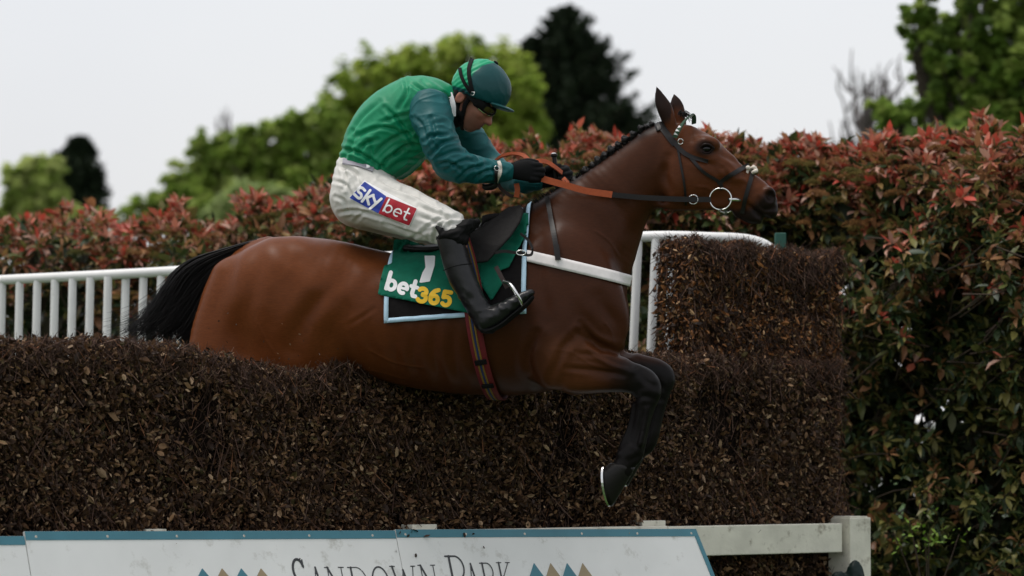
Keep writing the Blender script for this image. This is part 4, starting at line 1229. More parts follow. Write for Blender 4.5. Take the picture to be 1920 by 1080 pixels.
# soft muscle relief, veins and folds
V = V + N * (.0009 * noise(V * [1, .6, 1], 9, 3) + .0005 * noise(V, 26, 5))[:, None]
rib = np.exp(-((V[:, 0] - L(760, 640)[0]) / .26) ** 2) * np.exp(-((V[:, 2] - L(760, 640)[2]) / .12) ** 2)
V = V + N * (.0012 * rib * np.sin((V[:, 0] + .25 * V[:, 2]) * 92))[:, None]
q4 = dict(s=3.176, ox=220, oy=420)
V = folds(V, N, [[(1040, 740), (1110, 580), (1220, 430), (1340, 320)]], .019, 15, lip=.45, **q4)
V = folds(V, N, [[(640, 260), (600, 430), (520, 680)], [(850, 120), (820, 340), (760, 640)], [(980, 110), (1080, 210), (1190, 300)]], .0055, 13, lip=.7, **q4)
V = folds(V, N, [[(1370, 605), (1440, 565), (1530, 505)]], .0028, 3.6, **q4)
V = folds(V, N, [[(1440, 420), (1500, 330), (1560, 300)]], .003, 9, **q4)
q5 = dict(s=2.571, ox=960, oy=560)
V = folds(V, N, [[(310, 175), (250, 235), (215, 320), (180, 395)]], .008, 6, **q5)
V = folds(V, N, [[(130, 420), (85, 340), (80, 260), (120, 170)], [(520, 262), (430, 235), (330, 165)]], .015, 7, lip=.35, **q5)
V = folds(V, N, [[(310, 265), (420, 275), (560, 335)], [(260, 335), (400, 345), (540, 365)], [(400, 235), (470, 290), (590, 330)], [(620, 360), (650, 400), (690, 420)], [(600, 480), (640, 470), (690, 480)], [(640, 520), (620, 620), (600, 700)], [(560, 780), (610, 760), (640, 720)], [(330, 120), (390, 190), (470, 230)]], .0042, 4.2, **q5)
qn = dict(s=1.0, ox=0, oy=0)
V = folds(V, N, [[(1235, 385), (1190, 440), (1160, 520)], [(1020, 430), (1010, 520), (1030, 600)], [(1120, 560), (1150, 600), (1165, 640)], [(1105, 350), (1150, 380), (1180, 430)]], .008, 12, **qn)
V = folds(V, N, [[(780, 610), (775, 660), (790, 715)], [(815, 610), (812, 660), (828, 720)], [(850, 610), (850, 665), (866, 725)], [(745, 620), (742, 660), (752, 700)]], .0045, 8, **qn)
qh = dict(s=3.856, ox=1210, oy=150)
V = folds(V, N, [[(500, 585), (570, 625), (650, 665)], [(170, 560), (140, 680), (180, 800)], [(330, 560), (430, 590), (520, 640)], [(560, 500), (690, 630), (800, 735)], [(300, 330), (330, 420), (380, 440)]], .006, 6, **qh)
V = folds(V, N, [[(510, 520), (600, 570), (670, 600)], [(640, 700), (700, 690), (760, 720)], [(560, 640), (600, 700), (590, 760)], [(400, 545), (450, 560), (500, 540)], [(730, 890), (790, 950), (850, 1015)], [(820, 860), (850, 930), (930, 930)]], .0034, 3.4, **qh)
# veins and tendons standing out under the skin
V = folds(V, N, [[(1040, 655), (1075, 662), (1110, 685), (1150, 694)], [(1095, 640), (1110, 665), (1150, 690)], [(1206, 760), (1203, 800), (1197, 832)], [(990, 690), (1010, 640), (1030, 610)], [(640, 690), (700, 695), (760, 712)], [(690, 655), (740, 680), (800, 690)], [(480, 600), (500, 640), (520, 670)], [(1130, 600), (1145, 620), (1150, 645)], [(1110, 430), (1140, 450), (1160, 480)], [(1350, 305), (1365, 318), (1378, 335)], [(1300, 350), (1325, 352), (1342, 362)], [(1362, 300), (1372, 312), (1392, 325)]], -.0022, 2.3, lip=.0, **qn)
N = vnormals(V, F)
HV, HF = V, F
HBVH = bvh_of(HV, HF)
# back to photograph pixels for the coat's pattern and the barrel's painted shade
X, Y = to_px(HV * [1, 0, 1])
def sst(a, b, x): t = np.clip((x - a) / (b - a), 0, 1); return t * t * (3 - 2 * t)
coat = np.array([.122, .035, .0095]); dark = np.array([.027, .0098, .0050]); blk = np.array([.0075, .0062, .006])
nz = fbm(HV, 6, 8, 3)
t = np.clip(sst(560, 1010, X + 40 * nz) * (1 - .45 * sst(1230, 1290, X)), 0, 1) * .78  # neck and shoulder naturally darker; the barrel's shading is also put into this colour
t = np.maximum(t, .55 * sst(700, 600, Y + 60 * nz) * sst(560, 700, X) * sst(520, 470, Y))
c = coat * (1 - t[:, None]) + dark * t[:, None]
red = sst(1020, 1060, X) * sst(615, 660, Y) * sst(1170, 1100, X)          # chestnut upper forearm
c = c * (1 - .6 * red[:, None]) + np.array([.10, .034, .012]) * .6 * red[:, None]
ch = sst(1235, 1275, X) * sst(420, 380, Y)
c = c * (1 - .7 * ch[:, None]) + np.array([.085, .026, .009]) * .7 * ch[:, None]
b = np.zeros(len(HV))
b = np.maximum(b, sst(1125, 1205, X + 14 * nz) * sst(655, 690, Y))                     # black forelegs
b = np.maximum(b, sst(420, 370, X) * sst(770, 810, Y))                                 # black hind legs
b = np.maximum(b, .93 * sst(2, 30, (X - 1405) + (Y - 375) * 1.1 + 6 * nz) * (X > 1340) * (Y > 325))  # muzzle
b = np.maximum(b, .9 * sst(388, 400, Y) * (X > 1330) * (Y < 460))
b = np.maximum(b, .85 * sst(215, 190, Y) * (X > 1200) * (X < 1300))                    # ears
e = np.hypot((X - 1326) / 20, (Y - 281) / 16); b = np.maximum(b, .8 * sst(1.3, .6, e))  # dark skin round the eye
crest = np.interp(X, [990, 1040, 1090, 1130, 1180, 1230, 1262], [398, 362, 326, 296, 262, 236, 214])
b = np.maximum(b, .8 * sst(22, 4, Y - crest) * (X > 985) * (X < 1262))
b = np.maximum(b, sst(740, 775, Y) * (X > 1100))
inner = sst(.10, .02, np.abs(HV[:, 1])) * sst(655, 700, Y) * (X > 620) * (X < 1100)
c = c * (1 - b[:, None]) + blk * b[:, None]
M_coat = mat('horse_coat', attr=True, rough=.36, spec=.10, var=.13, vscale=150, vdetail=6, stretch=(.25, 1, 1.5), bump=.16, bscale=330, bdist=.002)
M_hair = mat('black_hair', (.005, .0042, .004), .5, .2)
M_hoof = mat('hoof_horn', (.010, .0085, .0075), .45, .22, var=.3, vscale=60, stretch=(1, 1, 5))
M_steel = mat('steel', (.72, .72, .70), .22, .5, metal=1.0)
M_eye = mat('horse_eye', (.004, .003, .003), .16, .35)
horse = empty('horse', HM)
tag(horse, 'bay racehorse leaping to the right over the birch fence', 'horse')
obj('body', np_mesh('body', HV, HF, c), M_coat, horse)
for y in (-1, 1):
    f = Field(L(1324, 279, .078 * y) - .05, L(1324, 279, .078 * y) + .05, .003)
    f.ell(L(1325, 279, .0755 * y), (8.8 / S, .012, 6.6 / S), 0)
    v_, f_ = f.mesh(1); obj('eye', np_mesh('eye', v_, f_), M_eye, horse)
    f = Field(L(1324, 279, .078 * y) - .06, L(1324, 279, .078 * y) + .06, .003)
    f.sweep([Lp(1313, 279, 2.2, .007, .077 * y), Lp(1319, 272, 3.0, .008, .085 * y), Lp(1328, 271, 3.0, .008, .086 * y), Lp(1338, 277, 2.2, .007, .077 * y)], .004)
    f.sweep([Lp(1313, 280, 1.8, .006, .077 * y), Lp(1320, 286.5, 2.0, .006, .081 * y), Lp(1330, 286.5, 2.0, .006, .080 * y), Lp(1338, 279, 1.8, .006, .077 * y)], .004)
    v_, f_ = f.mesh(1); obj('eyelid', np_mesh('eyelid', v_, f_, np.tile([.012, .007, .006], (len(v_), 1))), M_coat, horse)
# hooves: coronet ring to sole ring
def hoof(parent, cor, sole_h, sole_t, y, out, hw=.055):
    """cor: (px, py, half px) of the coronet, heel and toe pixels of the sole"""
    c0 = L(cor[0], cor[1], y); hl, to = L(*sole_h, y), L(*sole_t, y)
    sc = (hl + to) / 2; la = (to - hl) / 2
    nrm = np.cross(la, [0, 1, 0]); nrm /= np.linalg.norm(nrm)
    if (c0 - sc) @ nrm > 0: nrm = -nrm                   # points out of the sole
    lat = np.array([0, 1.0, 0]) + nrm * out; lat /= np.linalg.norm(lat)
    n = 28; th = np.linspace(0, 2 * math.pi, n, endpoint=False)
    fl = np.where(np.cos(th) < -.6, .86, 1.0)
    sole = sc + np.outer(np.cos(th) * fl, la) + np.outer(np.sin(th) * (1 - .12 * np.cos(th)), lat) * hw
    dirc = L(cor[3], cor[4], y) - c0
    cr = c0 + np.outer(np.cos(th), dirc) + np.outer(np.sin(th), [0, 1, 0]) * hw * .74
    rings = [cr * .985 + c0 * .015]
    for u in (.12, .3, .5, .7, .88, 1.0):
        bul = .05 * math.sin(u * 3.14)
        rings.append(cr * (1 - u) + sole * u + (cr * (1 - u) + sole * u - (c0 * (1 - u) + sc * u)) * bul * .4)
    rings.append(sc + (sole - sc) * .55 - nrm * .012)
    rings.append(np.tile(sc - nrm * .016, (n, 1)))
    rings.insert(0, np.tile(c0 + (c0 - sc) * .1, (n, 1)))
    V = np.concatenate(rings); F = []
    for i in range(len(rings) - 1):
        for j in range(n):
            a = i * n + j; b_ = i * n + (j + 1) % n
            F.append([a, b_, b_ + n, a + n])
    h = obj('hoof', np_mesh('hoof', V, np.array(F)), M_hoof, parent)
    # shoe: open at the heel
    t2 = np.linspace(-2.62, 2.62, 30)
    p = sc + np.outer(np.cos(t2) * .985, la) + np.outer(np.sin(t2) * (1 - .12 * np.cos(t2)), lat) * hw * .985 + nrm * .003
    inn = sc + (p - sc) * .74
    q = [p, p + nrm * .008, inn + nrm * .008, inn]
    V = np.stack(q, 1).reshape(-1, 3); F = []
    for i in range(29):
        for j in range(4):
            a = i * 4 + j; b_ = i * 4 + (j + 1) % 4
            F.append([a, b_, b_ + 4, a + 4])
    F += [[0, 1, 2, 3], [119, 118, 117, 116]]
    obj('shoe', np_mesh('shoe', V, np.array(F), None, False), M_steel, h)
hoof(horse, (1168, 872, 25, 1192, 876), (1138, 869), (1147, 950), -.13, -.28, .05)
hoof(horse, (1186, 854, 22, 1208, 858), (1168, 842), (1177, 912), .13, 0, .045)
for y in (-.117, .117): hoof(horse, (263, 926, 22, 280, 940), (232, 922), (262, 968), y, 0, .05)
# tail: a fan of long hair streaming back
def strands(n, up, lo, r, ysp, rad_, seg=14, wild=4.0, cut=(.72, 1.0)):
    U = crom(up, 40); Lw = crom(lo, 40); P = []
    for i in range(n):
        s = r.random() ** .9; e = r.uniform(*cut)
        c = U * (1 - s) + Lw * s
        k = np.linspace(0, 39 * e, seg); a = k.astype(int).clip(0, 38); f_ = (k - a)[:, None]
        c = c[a] * (1 - f_) + c[a + 1] * f_
        g = np.linspace(0, 1, seg)
        c = c + np.outer(g ** 2.2, r.normal(0, wild, 2) * [1.2, 1]) + np.stack([np.sin(g * r.uniform(3, 7) + r.uniform(0, 6)), np.cos(g * r.uniform(3, 7) + r.uniform(0, 6))], 1) * g[:, None] * wild * .3
        y = r.normal(0, ysp) * (.25 + .75 * g) 
        P.append([L(x, yy, w) for (x, yy), w in zip(c, y)])
    P = np.array(P); g = np.linspace(0, 1, seg)
    R = rad_ * (1 - g * .8)[None] * r.uniform(.6, 1.3, (n, 1))
    return P, R
r_ = np.random.default_rng(77)
P1, R1 = strands(1500, [(482, 449), (430, 463), (370, 481), (333, 503), (308, 535), (286, 570), (260, 602), (226, 634)], [(474, 470), (440, 495), (415, 530), (398, 570), (381, 602), (362, 628), (342, 648)], r_, .03, .0025, wild=5.5)
P2, R2 = strands(260, [(482, 451), (430, 464), (370, 484), (325, 512), (295, 552), (256, 590), (218, 614), (185, 628)], [(470, 470), (430, 500), (395, 540), (365, 580), (335, 606), (300, 630), (268, 650)], r_, .04, .0013, wild=14)
P3, R3 = strands(120, [(480, 455), (420, 475), (350, 510), (310, 555), (275, 595), (245, 615), (215, 628), (190, 640)], [(472, 466), (425, 500), (390, 545), (355, 590), (325, 622), (300, 640), (275, 652)], r_, .05, .0013, wild=17, cut=(.8, 1.0))
P2 = np.concatenate([P2, P3]); R2 = np.concatenate([R2, R3])
V, F = tubes(np.concatenate([P1, P2]), np.concatenate([R1, R2]), 4)
obj('tail', np_mesh('tail', V, F), M_hair, horse)
# plaited mane along the crest
for i, (x, y, s) in enumerate(((1066, 352, 8), (1080, 341, 8.5), (1100, 321, 8), (1113, 311, 7), (1122, 302, 8), (1135, 292, 7), (1147, 282, 8), (1160, 272, 6.5), (1172, 262, 7.5), (1187, 252, 6), (1202, 241, 6), (1212, 238, 5), (1222, 233, 5))):
    rr_ = s / S; c0 = L(x, y, -.012)
    f = Field(c0 - rr_ * 2.2, c0 + rr_ * 2.2, rr_ / 6)
    f.ell(c0, (rr_, rr_ * 1.2, rr_ * .8), rr_ * .4); f.ell(c0 + [-rr_ * .4, -.2 * rr_, rr_ * .55], rr_ * .62, rr_ * .3); f.ell(c0 + [rr_ * .5, .1 * rr_, rr_ * .3], rr_ * .55, rr_ * .3); f.ell(c0 + [0, -.3 * rr_, -rr_ * .8], rr_ * .7, rr_ * .4)
    v_, f_ = f.mesh(1); n_ = vnormals(v_, f_); v_ = v_ + n_ * (rr_ * .12 * noise(v_, 2.2 / rr_, i))[:, None]
    obj('plait', np_mesh('plait', v_, f_), M_hair, horse)
P = []
for i in range(520):
    u = r_.random(); x = 985 + 245 * u
    y = np.interp(x, [985, 1040, 1090, 1130, 1180, 1230], [402, 364, 328, 298, 264, 237])
    loose = math.exp(-((x - 1015) / 30) ** 2)
    ln = r_.uniform(6, 14) + 16 * loose * r_.random()
    a = rad(r_.normal(118, 22)); w = r_.normal(0, .012)
    p0 = L(x, y + 5, w); p2 = L(x + ln * math.cos(a), y - ln * math.sin(a) * .55 - 1, w - .01); p1 = (p0 + p2) / 2 + [0, 0, .006]
    P.append(crom([p0, p1, p2], 6))
V, F = tubes(np.array(P), np.linspace(.0022, .0006, 6)[None].repeat(len(P), 0), 4)
obj('mane', np_mesh('mane', V, F), M_hair, horse)
# forelock tuft between the ears
P = []
for i in range(26):
    p0 = L(1279 + r_.normal(0, 4), 216 + r_.normal(0, 2), r_.normal(0, .012)); P.append(crom([p0, p0 + [.008, 0, .012], p0 + [.03 + .01 * r_.normal(), .01 * r_.normal(), -.012 + .008 * r_.normal()]], 6))
V, F = tubes(np.array(P), np.linspace(.002, .0007, 6)[None].repeat(len(P), 0), 4)
obj('forelock', np_mesh('forelock', V, F), M_hair, horse)

# ------------------------------------------------------------------ tack
M_lth = mat('black_leather', (.009, .0075, .007), .4, .25, var=.2, vscale=60, bump=.15, bscale=260, bdist=.001)
M_brn = mat('dark_brown_leather', (.02, .010, .007), .45, .25, var=.2, vscale=50)
M_org = mat('orange_rubber', (.36, .075, .024), .55, .25, var=.12, vscale=90, bump=.3, bscale=500, bdist=.001)
M_pad = mat('black_pad', (.010, .009, .009), .9, .08, var=.15, vscale=70, bump=.25, bscale=600, bdist=.001)
M_blue = mat('pale_blue_tape', (.42, .60, .72), .6, .3, var=.08, vscale=40)
M_grn = mat('green_cloth', (.004, .115, .068), .75, .15, var=.14, vscale=30, bump=.2, bscale=700, bdist=.001)
M_wht = mat('white_web', (.72, .69, .67), .7, .3, var=.06, vscale=40, dirt=((.28, .2, .16), 60, .66, .75))
M_wprint = mat('white_print', (.78, .78, .78), .6, .3, var=.03)
M_yprint = mat('yellow_print', (.75, .46, .02), .6, .3, var=.05)
M_redw = mat('red_web', (.12, .009, .012), .7, .3, var=.12, vscale=80)
M_yelw = mat('yellow_web', (.19, .11, .016), .7, .3, var=.1)
M_bluw = mat('blue_web', (.014, .03, .09), .7, .3, var=.1)
M_fleece = mat('white_fleece', (.66, .60, .52), .95, .1, var=.2, vscale=150)
M_gw = mat('green_white', (.02, .06, .03), .6, .3)

# saddle pad over the back
def drape(name, edge_r, edge_f, off, t, m, parent, n=46, nv=56, wob=None):
    """edge pixels (top, bottom) rear and front; the cloth lies round the back on both sides"""
    V = []; xr0, xr1 = L(*edge_r[0])[0], L(*edge_r[1], -.27)[0]; xf0, xf1 = L(*edge_f[0])[0], L(*edge_f[1], -.27)[0]
    zr, zf = L(*edge_r[1], -.27)[2], L(*edge_f[1], -.27)[2]
    N_ = []
    for i in range(n):
        u = i / (n - 1)
        zb = zr + (zf - zr) * u
        for j in range(nv):
            v = j / (nv - 1) * 2 - 1; a = abs(v)
            x = (xr0 + (xr1 - xr0) * a ** .8) * (1 - u) + (xf0 + (xf1 - xf0) * a ** .8) * u
            zc = zb
            # straight-out rays: from above near the spine, level at the hem
            ph = a * math.pi / 2
            d = np.array([0, math.sin(ph) * (1 if v > 0 else -1), math.cos(ph)])
            c = np.array([x, 0, zc])
            h, nn, _, _ = HBVH.ray_cast(Vector(c + d * 1.2), Vector(-d))
            if h is None: h = Vector(c + d * .25)
            V.append(np.array(h)); N_.append(d)
    V = np.array(V); N_ = np.array(N_)
    i = np.arange(n * nv).reshape(n, nv)
    F = np.stack([i[:-1, :-1], i[1:, :-1], i[1:, 1:], i[:-1, 1:]], -1).reshape(-1, 4)
    if (vnormals(V, F) * N_).sum() < 0: F = F[:, ::-1]
    # even out the wrap
    nn = vnormals(V, F)
    V = V + nn * off
    if wob is not None: V = V + nn * wob(V)[:, None]
    V2, F2 = slab(V, nn, F, t)
    return obj(name, np_mesh(name, V2, F2), m, parent), V + nn * t, F, i
sp_root = empty('saddle_pad', HM)
tag(sp_root, 'black saddle pad edged with pale blue tape under the green cloth', 'saddle pad')
po, PV, PF, pi_ = drape('pad', ((738, 478), (722, 606)), ((1001, 408), (986, 588)), .004, .007, M_pad, sp_root)
PBVH = bvh_of(PV, PF)
# tape along the edges: rear, hem and front, both sides
def tape(rows):
    V = []; 
    for e, inn in rows: V.append((e, inn))
    return V
def edge_tape(path, inner, name):
    a = PV[path]; b_ = a + (PV[inner] - a) / (np.linalg.norm(PV[inner] - a, axis=1, keepdims=True) + 1e-9) * .0185
    V = np.concatenate([a, b_]); n = len(path); j = np.arange(n - 1)
    F = np.stack([j, j + 1, j + 1 + n, j + n], 1)
    nn = vnormals(V, F)
    ref = vnormals(PV, PF)[path]
    if (nn[:n] * ref).sum() < 0: F = F[:, ::-1]; nn = -nn
    V2, F2 = slab(V + nn * .0012, nn, F, .003)
    obj(name, np_mesh(name, V2, F2), M_blue, sp_root)
edge_tape(pi_[0, :], pi_[3, :], 'edge_tape'); edge_tape(pi_[-1, :], pi_[-4, :], 'edge_tape')
edge_tape(pi_[1:-1, 0], pi_[1:-1, 4], 'edge_tape'); edge_tape(pi_[1:-1, -1], pi_[1:-1, -5], 'edge_tape')

# green number cloth
nc = empty('number_cloth', HM)
tag(nc, 'green saddle number cloth printed bet365 with a white 1', 'cloth')
def wobn(V): return .006 + .008 * noise(V * [1, .2, 1], 10, 9) + .004 * (1 - np.abs(noise(V * [.7, .2, 1.5] + .35 * V[:, [2, 1, 0]], 20, 12))) ** 2
_, nV, nF = decal('cloth', poly_sdf([(737, 457), (762, 457), (800, 470), (850, 468), (880, 470), (905, 500), (905, 592), (880, 588), (800, 573), (709, 553), (713, 530), (721, 500), (735, 496)]), (700, 440), (915, 600), 3.2, PBVH, .003, .0025, M_grn, nc, wob=wobn)
nV2 = np.array(nV); nB = bvh_of(nV2 + vnormals(nV2, nF) * (.0025 if (vnormals(nV2, nF)[:, 1].mean() < 0) else -.0025), nF)
_, nVf, nFf = decal('cloth_front', poly_sdf([(998, 399), (1000, 412), (992, 440), (975, 470), (955, 505), (935, 512), (945, 530), (922, 566), (905, 540), (890, 480), (930, 430), (975, 405)]), (880, 390), (1005, 575), 3.2, PBVH, .003, .0025, M_grn, nc, wob=wobn)
# printing
def bez(*p): return [tuple(q) for q in crom(np.array(p, float), max(10, len(p) * 4))]
def tilt(lines, ox, oy, ux, uy, vx, vy):
    return [([(ox + x * ux + y * vx, oy + x * uy + y * vy) for x, y in pts], w) for pts, w in lines]
def circ(cx, cy, rx, ry, a0=0, a1=360, n=22): return arc(cx, cy, rx, ry, a0, a1, n)
# unit: x-height letters in a 1 x 1 cell with y down, baseline y=1
GB = [([(0.02, -.62), (0.02, .94)], 1), (circ(.38, .5, .34, .44), .92)]
GE = [([(.10, .50), (.74, .50)], .62), (circ(.42, .5, .36, .46, -2, -292, 26), .92)]
GT = [([(.25, -.45), (.25, .72), (.36, .93), (.58, .92)], 1), ([(0, .08), (.56, .08)], .9)]
G3 = [(circ(.36, .0, .32, .30, -150, 80, 16), 1), (circ(.36, .58, .36, .36, -80, 150, 18), 1)]
G6 = [(bez((.62, -.38), (.3, -.2), (.06, .2), (.06, .55)), 1), (circ(.38, .56, .32, .36), 1)]
G5 = [([(.66, -.34), (.12, -.34), (.08, .2)], 1), (circ(.34, .52, .34, .40, -120, 140, 18), 1)]
def printed(name, glyphs, ox, oy, ux, uy, vx, vy, adv, w, m, parent, bvh, h=1.7, off=.001):
    x = 0
    for g, a in zip(glyphs, adv):
        lines = tilt([([(px_ + x, py_) for px_, py_ in pts], w * k) for pts, k in g], ox, oy, ux, uy, vx, vy)
        al = np.concatenate([np.array(p) for p, _ in lines])
        decal(name, line_sdf(lines), al.min(0) - w, al.max(0) + w, h, bvh, off, .0004, m, parent)
        x += a
printed('letter', (GB, GE, GT), 729, 523, 20.5, 5.8, -5.5, 19, (1.02, 1.06, 0), 7.8, M_wprint, nc, nB, 1.2)
printed('digit', (G3, G6, G5), 785, 546, 21.5, 3.4, -3.5, 19.5, (1.06, 1.06, 0), 7.8, M_yprint, nc, nB, 1.2)
decal('digit', poly_sdf([(796, 480), (816, 480), (815, 498), (806, 528), (786, 531), (792, 512), (798, 502)]), (780, 474), (822, 536), 1.8, nB, .001, .0008, M_wprint, nc)

# saddle: seat, flaps, leathers and irons, girth
M_flap = mat('saddle_flap', (.011, .010, .0095), .6, .12, var=.3, vscale=50, bump=.5, bscale=140, bdist=.003)
sd = empty('saddle', HM)
tag(sd, 'small black racing saddle with striped girth and steel stirrups', 'saddle')
f = Field(L(745, 500, -.2) - .03, L(1000, 370, .2) + .03, .007)
f.sweep([Lp(765, 467, 9, .07), Lp(800, 470, 11, .10), Lp(850, 466, 12, .115), Lp(900, 448, 13, .105), Lp(945, 420, 15, .08), Lp(972, 398, 12, .05)], .02)
f.sweep([Lp(880, 455, 10, .02, -.14), Lp(905, 430, 10, .02, -.13), Lp(915, 413, 8, .02, -.11)], .02)
f.sweep([Lp(880, 455, 10, .02, .14), Lp(905, 430, 10, .02, .13), Lp(915, 413, 8, .02, .11)], .02)
v_, f_ = f.mesh(1); obj('seat', np_mesh('seat', v_, f_), M_lth, sd)
fl = poly_sdf([(976, 386), (982, 398), (975, 418), (958, 444), (938, 466), (914, 491), (893, 494), (872, 470), (876, 440), (902, 428), (930, 406), (955, 390)])
P2, F2 = shape2d(fl, (865, 380), (990, 500), 3.0)
Yf = np.interp(P2[:, 1], [384, 420, 460, 500], [.115, .19, .265, .30])
for sgn in (-1, 1):
    V = np.array([L(x, y, -w) for (x, y), w in zip(P2, Yf)]) * [1, -sgn if sgn > 0 else 1, 1]
    Ff = F2 if sgn > 0 else F2[:, ::-1]
    nn = vnormals(V, Ff)
    if nn[:, 1].mean() * sgn < 0: Ff = Ff[:, ::-1]; nn = -nn
    V2, F3 = slab(V, nn, Ff, .006)
    obj('flap', np_mesh('flap', V2, F3), M_flap, sd)
# knee roll and lettering on the flap
f = Field(L(890, 480, -.33), L(990, 380, -.05), .005)
f.sweep([Lp(893, 427, 7, .014, -.20), Lp(905, 412, 7, .014, -.185), Lp(925, 406, 6, .012, -.165), Lp(938, 404, 4, .01, -.15)], .01)
v_, f_ = f.mesh(1); obj('knee_roll', np_mesh('knee_roll', v_, f_), M_pad, sd)
# girth
cg = L(913, 610); e1 = L(918, 745) - L(893, 560); e1[1] = 0; e1 /= np.linalg.norm(e1)
wd = np.array([-e1[2], 0, e1[0]]); wd = -wd if wd[0] < 0 else wd
GA = rad(112)
wrap('girth', cg, e1, np.array([0, 1, 0]), wd, .060, -GA, GA, 70, HBVH, .016, .004, M_redw, sd, 5)
for o_, m_, w_ in ((-.008, M_yelw, .007), (.008, M_yelw, .007), (0, M_bluw, .008)):
    wrap('girth_stripe', cg + wd * (o_ - .004), e1, np.array([0, 1, 0]), wd, w_, -GA, GA, 70, HBVH, .0205, .0008, m_, sd, 2)
for a0 in (rad(-58), rad(-34)):
    wrap('girth_buckle', cg, e1, np.array([0, 1, 0]), wd, .048, a0 - .035, a0 + .035, 6, HBVH, .022, .006, M_pad, sd, 3)
# surcingle over the flap above the boot
for k_, (o_, m_) in enumerate(((0, M_redw), (-2.6, M_yelw), (2.6, M_yelw), (0, M_bluw))):
    strap3('surcingle', [L(868 + o_, 432, -.33 - .0016 * k_), L(876 + o_, 455, -.335 - .0016 * k_), L(886 + o_, 490, -.318 - .0016 * k_), L(897 + o_, 540, -.30 - .0016 * k_), L(905 + o_, 590, -.29 - .0016 * k_)], .030 if k_ == 0 else .006, (1, 0, .4), .002, m_, sd)
# stirrup leather and iron (near), and on the far side
for sgn in (-1, 1):
    yy = .335
    def Q(x, y, w):
        p = L(x, y, -w); return p if sgn < 0 else p * [1, -1, 1]
    strap3('stirrup_leather', [Q(930, 500, .31), Q(943, 525, .335), Q(951, 540, .34)], .017, (1, 0, .5), .004, M_brn, sd)
    top = Q(948, 530, .34)
    c_ = crom([Q(944, 527, .345), Q(957, 533, .395), Q(969, 550, .416), Q(977, 566, .405), Q(979, 574, .37), Q(977, 571, .32), Q(966, 550, .295), Q(953, 532, .305), Q(944, 527, .345)], 40)
    V, F = tubes(c_[None], np.full((1, 40), .0058), 8); obj('stirrup_iron', np_mesh('stirrup_iron', V, F), M_steel, sd)

# white breast girth with its neck strap
bg = empty('breast_girth', HM)
tag(bg, 'white webbing breast girth round the horse with a thin black neck strap', 'breast girth')
p0, p1 = L(985, 480, 0), L(1180, 526, 0)
e1 = (p1 - p0); e1[1] = 0; e1 /= np.linalg.norm(e1); wd = np.array([-e1[2], 0, e1[0]])
wrap('band', L(1010, 486), e1, np.array([0, 1, 0]), wd, .045, rad(-112), rad(112), 90, HBVH, .006, .005, M_wht, bg, 5)
for s_ in (1, -1):
    strap3('tether', [L(928, 474, -.325) * [1, s_, 1], L(945, 471, -.305) * [1, s_, 1], L(968, 474, -.30) * [1, s_, 1], L(988, 476, -.292) * [1, s_, 1]], .012, (0, 0, 1), .004, M_lth, bg)
strap3('tether_tail', [L(976, 438, -.245), L(990, 450, -.278), L(998, 466, -.29), L(995, 478, -.292), L(978, 477, -.297)], .010, (0, .2, 1), .004, M_lth, bg)
ring3('buckle', L(977, 474, -.302), np.array([1, .1, 0]), np.array([0, 0, .55]), .018, .0028, M_steel, bg, 24, 6)
strip('neck_strap', [(1028, 372), (1034, 405), (1040, 440), (1047, 488)], 8.5, 2.2, HBVH, .012, .0035, M_lth, bg, True)
strip('neck_strap_loop', [(1044, 462), (1047, 490)], 10, 2.2, HBVH, .0158, .004, M_lth, bg)

# bridle
br = empty('bridle', HM)
tag(br, 'black leather bridle with ring bit, fleece noseband and orange rubber reins', 'bridle')
a_, b__ = L(1239, 226), L(1273, 290); e1 = a_ - b__; e1[1] = 0; e1 /= np.linalg.norm(e1); wd = np.array([-e1[2], 0, e1[0]]) * -1
cB = L(1268, 282)
strip('headpiece', [(1238, 230), (1245, 243), (1255, 258), (1266, 271)], 12, 2, HBVH, .003, .004, M_lth, br, True)
wrap('headpiece', L(1250, 268), np.array([-.4, 0, .92]), np.array([0, 1, 0]), np.array([.92, 0, .4]), .026, rad(-50), rad(50), 30, HBVH, .003, .004, M_lth, br, 4)
strip('cheekpiece', [(1258, 258), (1272, 277), (1292, 293), (1328, 303)], 8.5, 2, HBVH, .0045, .004, M_lth, br, True)
strip('throat_lash', [(1270, 272), (1277, 310), (1284, 350), (1286, 384)], 4, 1.6, HBVH, .003, .003, M_lth, br, True)
strip('cheek_strap', [(1290, 291), (1318, 322), (1350, 342), (1352, 356)], 6, 1.8, HBVH, .003, .0035, M_lth, br, True)
strip('noseband', [(1347, 346), (1360, 334), (1382, 322), (1402, 311)], 7.5, 1.8, HBVH, .004, .004, M_lth, br, True)
strip('noseband', [(1412, 321), (1405, 345), (1397, 375), (1392, 400)], 8, 1.8, HBVH, .004, .004, M_lth, br, True)
ring3('cheek_buckle', cast(np.array([[1277, 267]]), HBVH, .010)[0][0], np.array([.6, .1, .8]), np.array([.7, .2, -.6]), .011, .002, M_steel, br, 16, 6)
f = Field(np.minimum(L(1385, 345, -.07), L(1385, 345, .07)), np.maximum(L(1432, 300, .07), L(1432, 300, -.07)), .003)
rs = np.random.default_rng(3)
for i in range(26):
    p = L(1404 + rs.uniform(-3, 14), 314 + rs.uniform(-2, 10), rs.uniform(-.035, .02)); f.ell(p, rs.uniform(.006, .010), .004)
v_, f_ = f.mesh(1); obj('noseband_fleece', np_mesh('noseband_fleece', v_, f_), M_fleece, br)
